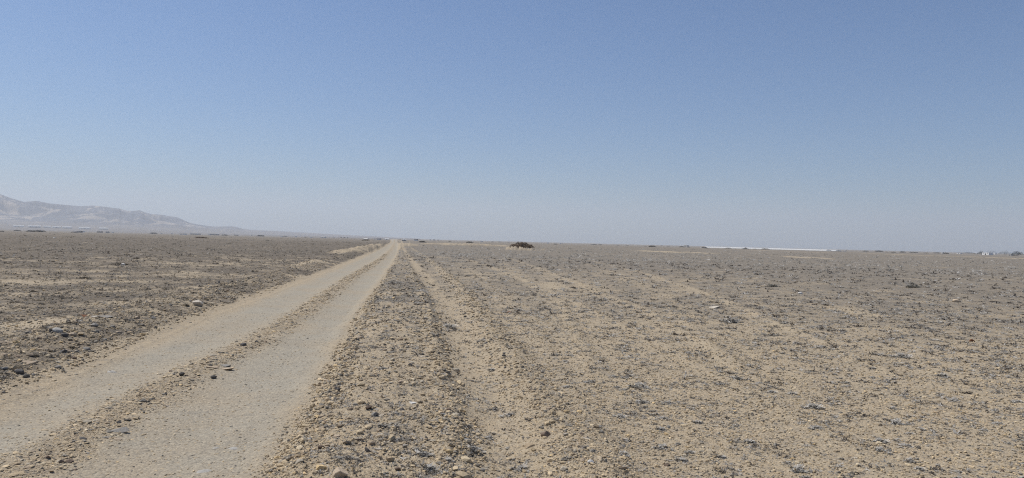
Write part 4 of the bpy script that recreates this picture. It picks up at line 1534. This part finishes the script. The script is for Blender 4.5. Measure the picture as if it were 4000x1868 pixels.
names = ['leftmost', 'second', 'third', 'fourth', 'fifth', 'sixth', 'seventh', 'rightmost']
for i, (x0, x1, yy) in enumerate([(59, 87, 887.3), (112, 126, 888.3), (132, 154, 889), (172, 193, 890), (210, 233, 891), (248, 275, 892.3), (315, 347, 895), (392, 417, 897)]):
    d = ray((x0 + x1) / 2, yy + 0.6)
    hl = math.hypot(d[0], d[1])
    e = d[2] / hl
    # walk out along the sight line until it meets the fan
    rr_ = 2600
    while rr_ < 5200 and hill_z(d[0] / hl * rr_, d[1] / hl * rr_) < H + e * rr_:
        rr_ += 20
    x, y = d[0] / hl * rr_, d[1] / hl * rr_
    greenhouse(x, y, hill_z(x, y) + 0.3, (x1 - x0) / F * rr_ * 1.05, 27, 7.5, 2, '%s of the eight white greenhouses at the foot of the hills' % names[i] if 0 < i < 7 else '%s white greenhouse at the foot of the hills' % names[i], 'white greenhouses under the hills')
xa, ya = ground_pt(2790, 969)
xb, yb = ground_pt(3240, 977)
ra, rb = 760, 860
da, db = ray(2765, 960), ray(3275, 973)
pa = np.array([da[0], da[1]]) / math.hypot(da[0], da[1]) * 1000
pb = np.array([db[0], db[1]]) / math.hypot(db[0], db[1]) * 850
mid = (pa + pb) / 2
gl = float(np.hypot(*(pb - pa)))
t = empty('greenhouse', (mid[0], mid[1], zat(*mid) - 0.1), math.atan2(pb[1] - pa[1], pb[0] - pa[0]))
link('wall', box_mesh('wall', [(-gl / 2, gl / 2, -12, 12, 0, 0.6)]), BM['net'], t)
link('roof', tunnels(gl, 24, 1.75, 3), BM['net'], t)
link('door', box_mesh('door', [(-22, -19.5, -12.06, -12.003, 0, 1.8)]), BM['grey'], t)
tag(t, 'very long white greenhouse stretched along the right-hand horizon', 'greenhouse')
for i, (px, py, wp, lab) in enumerate([(1511, 933, 16, 'white far greenhouse just above the left edge of the road end'), (1580, 934, 14, 'white far greenhouse just right of the road end')]):
    x, y = ground_pt(px, py + 4)
    rr_ = math.hypot(x, y)
    greenhouse(x, y, zat(x, y), wp / F * rr_, 12, 2.6, 1, lab, 'white greenhouses beyond the road')

# ------------------------------------------------------------------ haze
hz = link('haze', box_mesh('haze', [(-12200, 12200, -12200, 12200, -4.9, 500)]))
hm = bpy.data.materials.new('haze')
hm.use_nodes = True
hn = hm.node_tree
hn.nodes.clear()
pv = hn.nodes.new('ShaderNodeVolumePrincipled')
pv.inputs['Color'].default_value = (0.805, 0.85, 0.905, 1)
pv.inputs['Density'].default_value = 0.00014
pv.inputs['Anisotropy'].default_value = 0.25
ou = hn.nodes.new('ShaderNodeOutputMaterial')
hn.links.new(pv.outputs[0], ou.inputs['Volume'])
hz.data.materials.append(hm)
hz['kind'] = 'stuff'
hz['label'] = 'pale blue haze hanging over the plain and the hills'
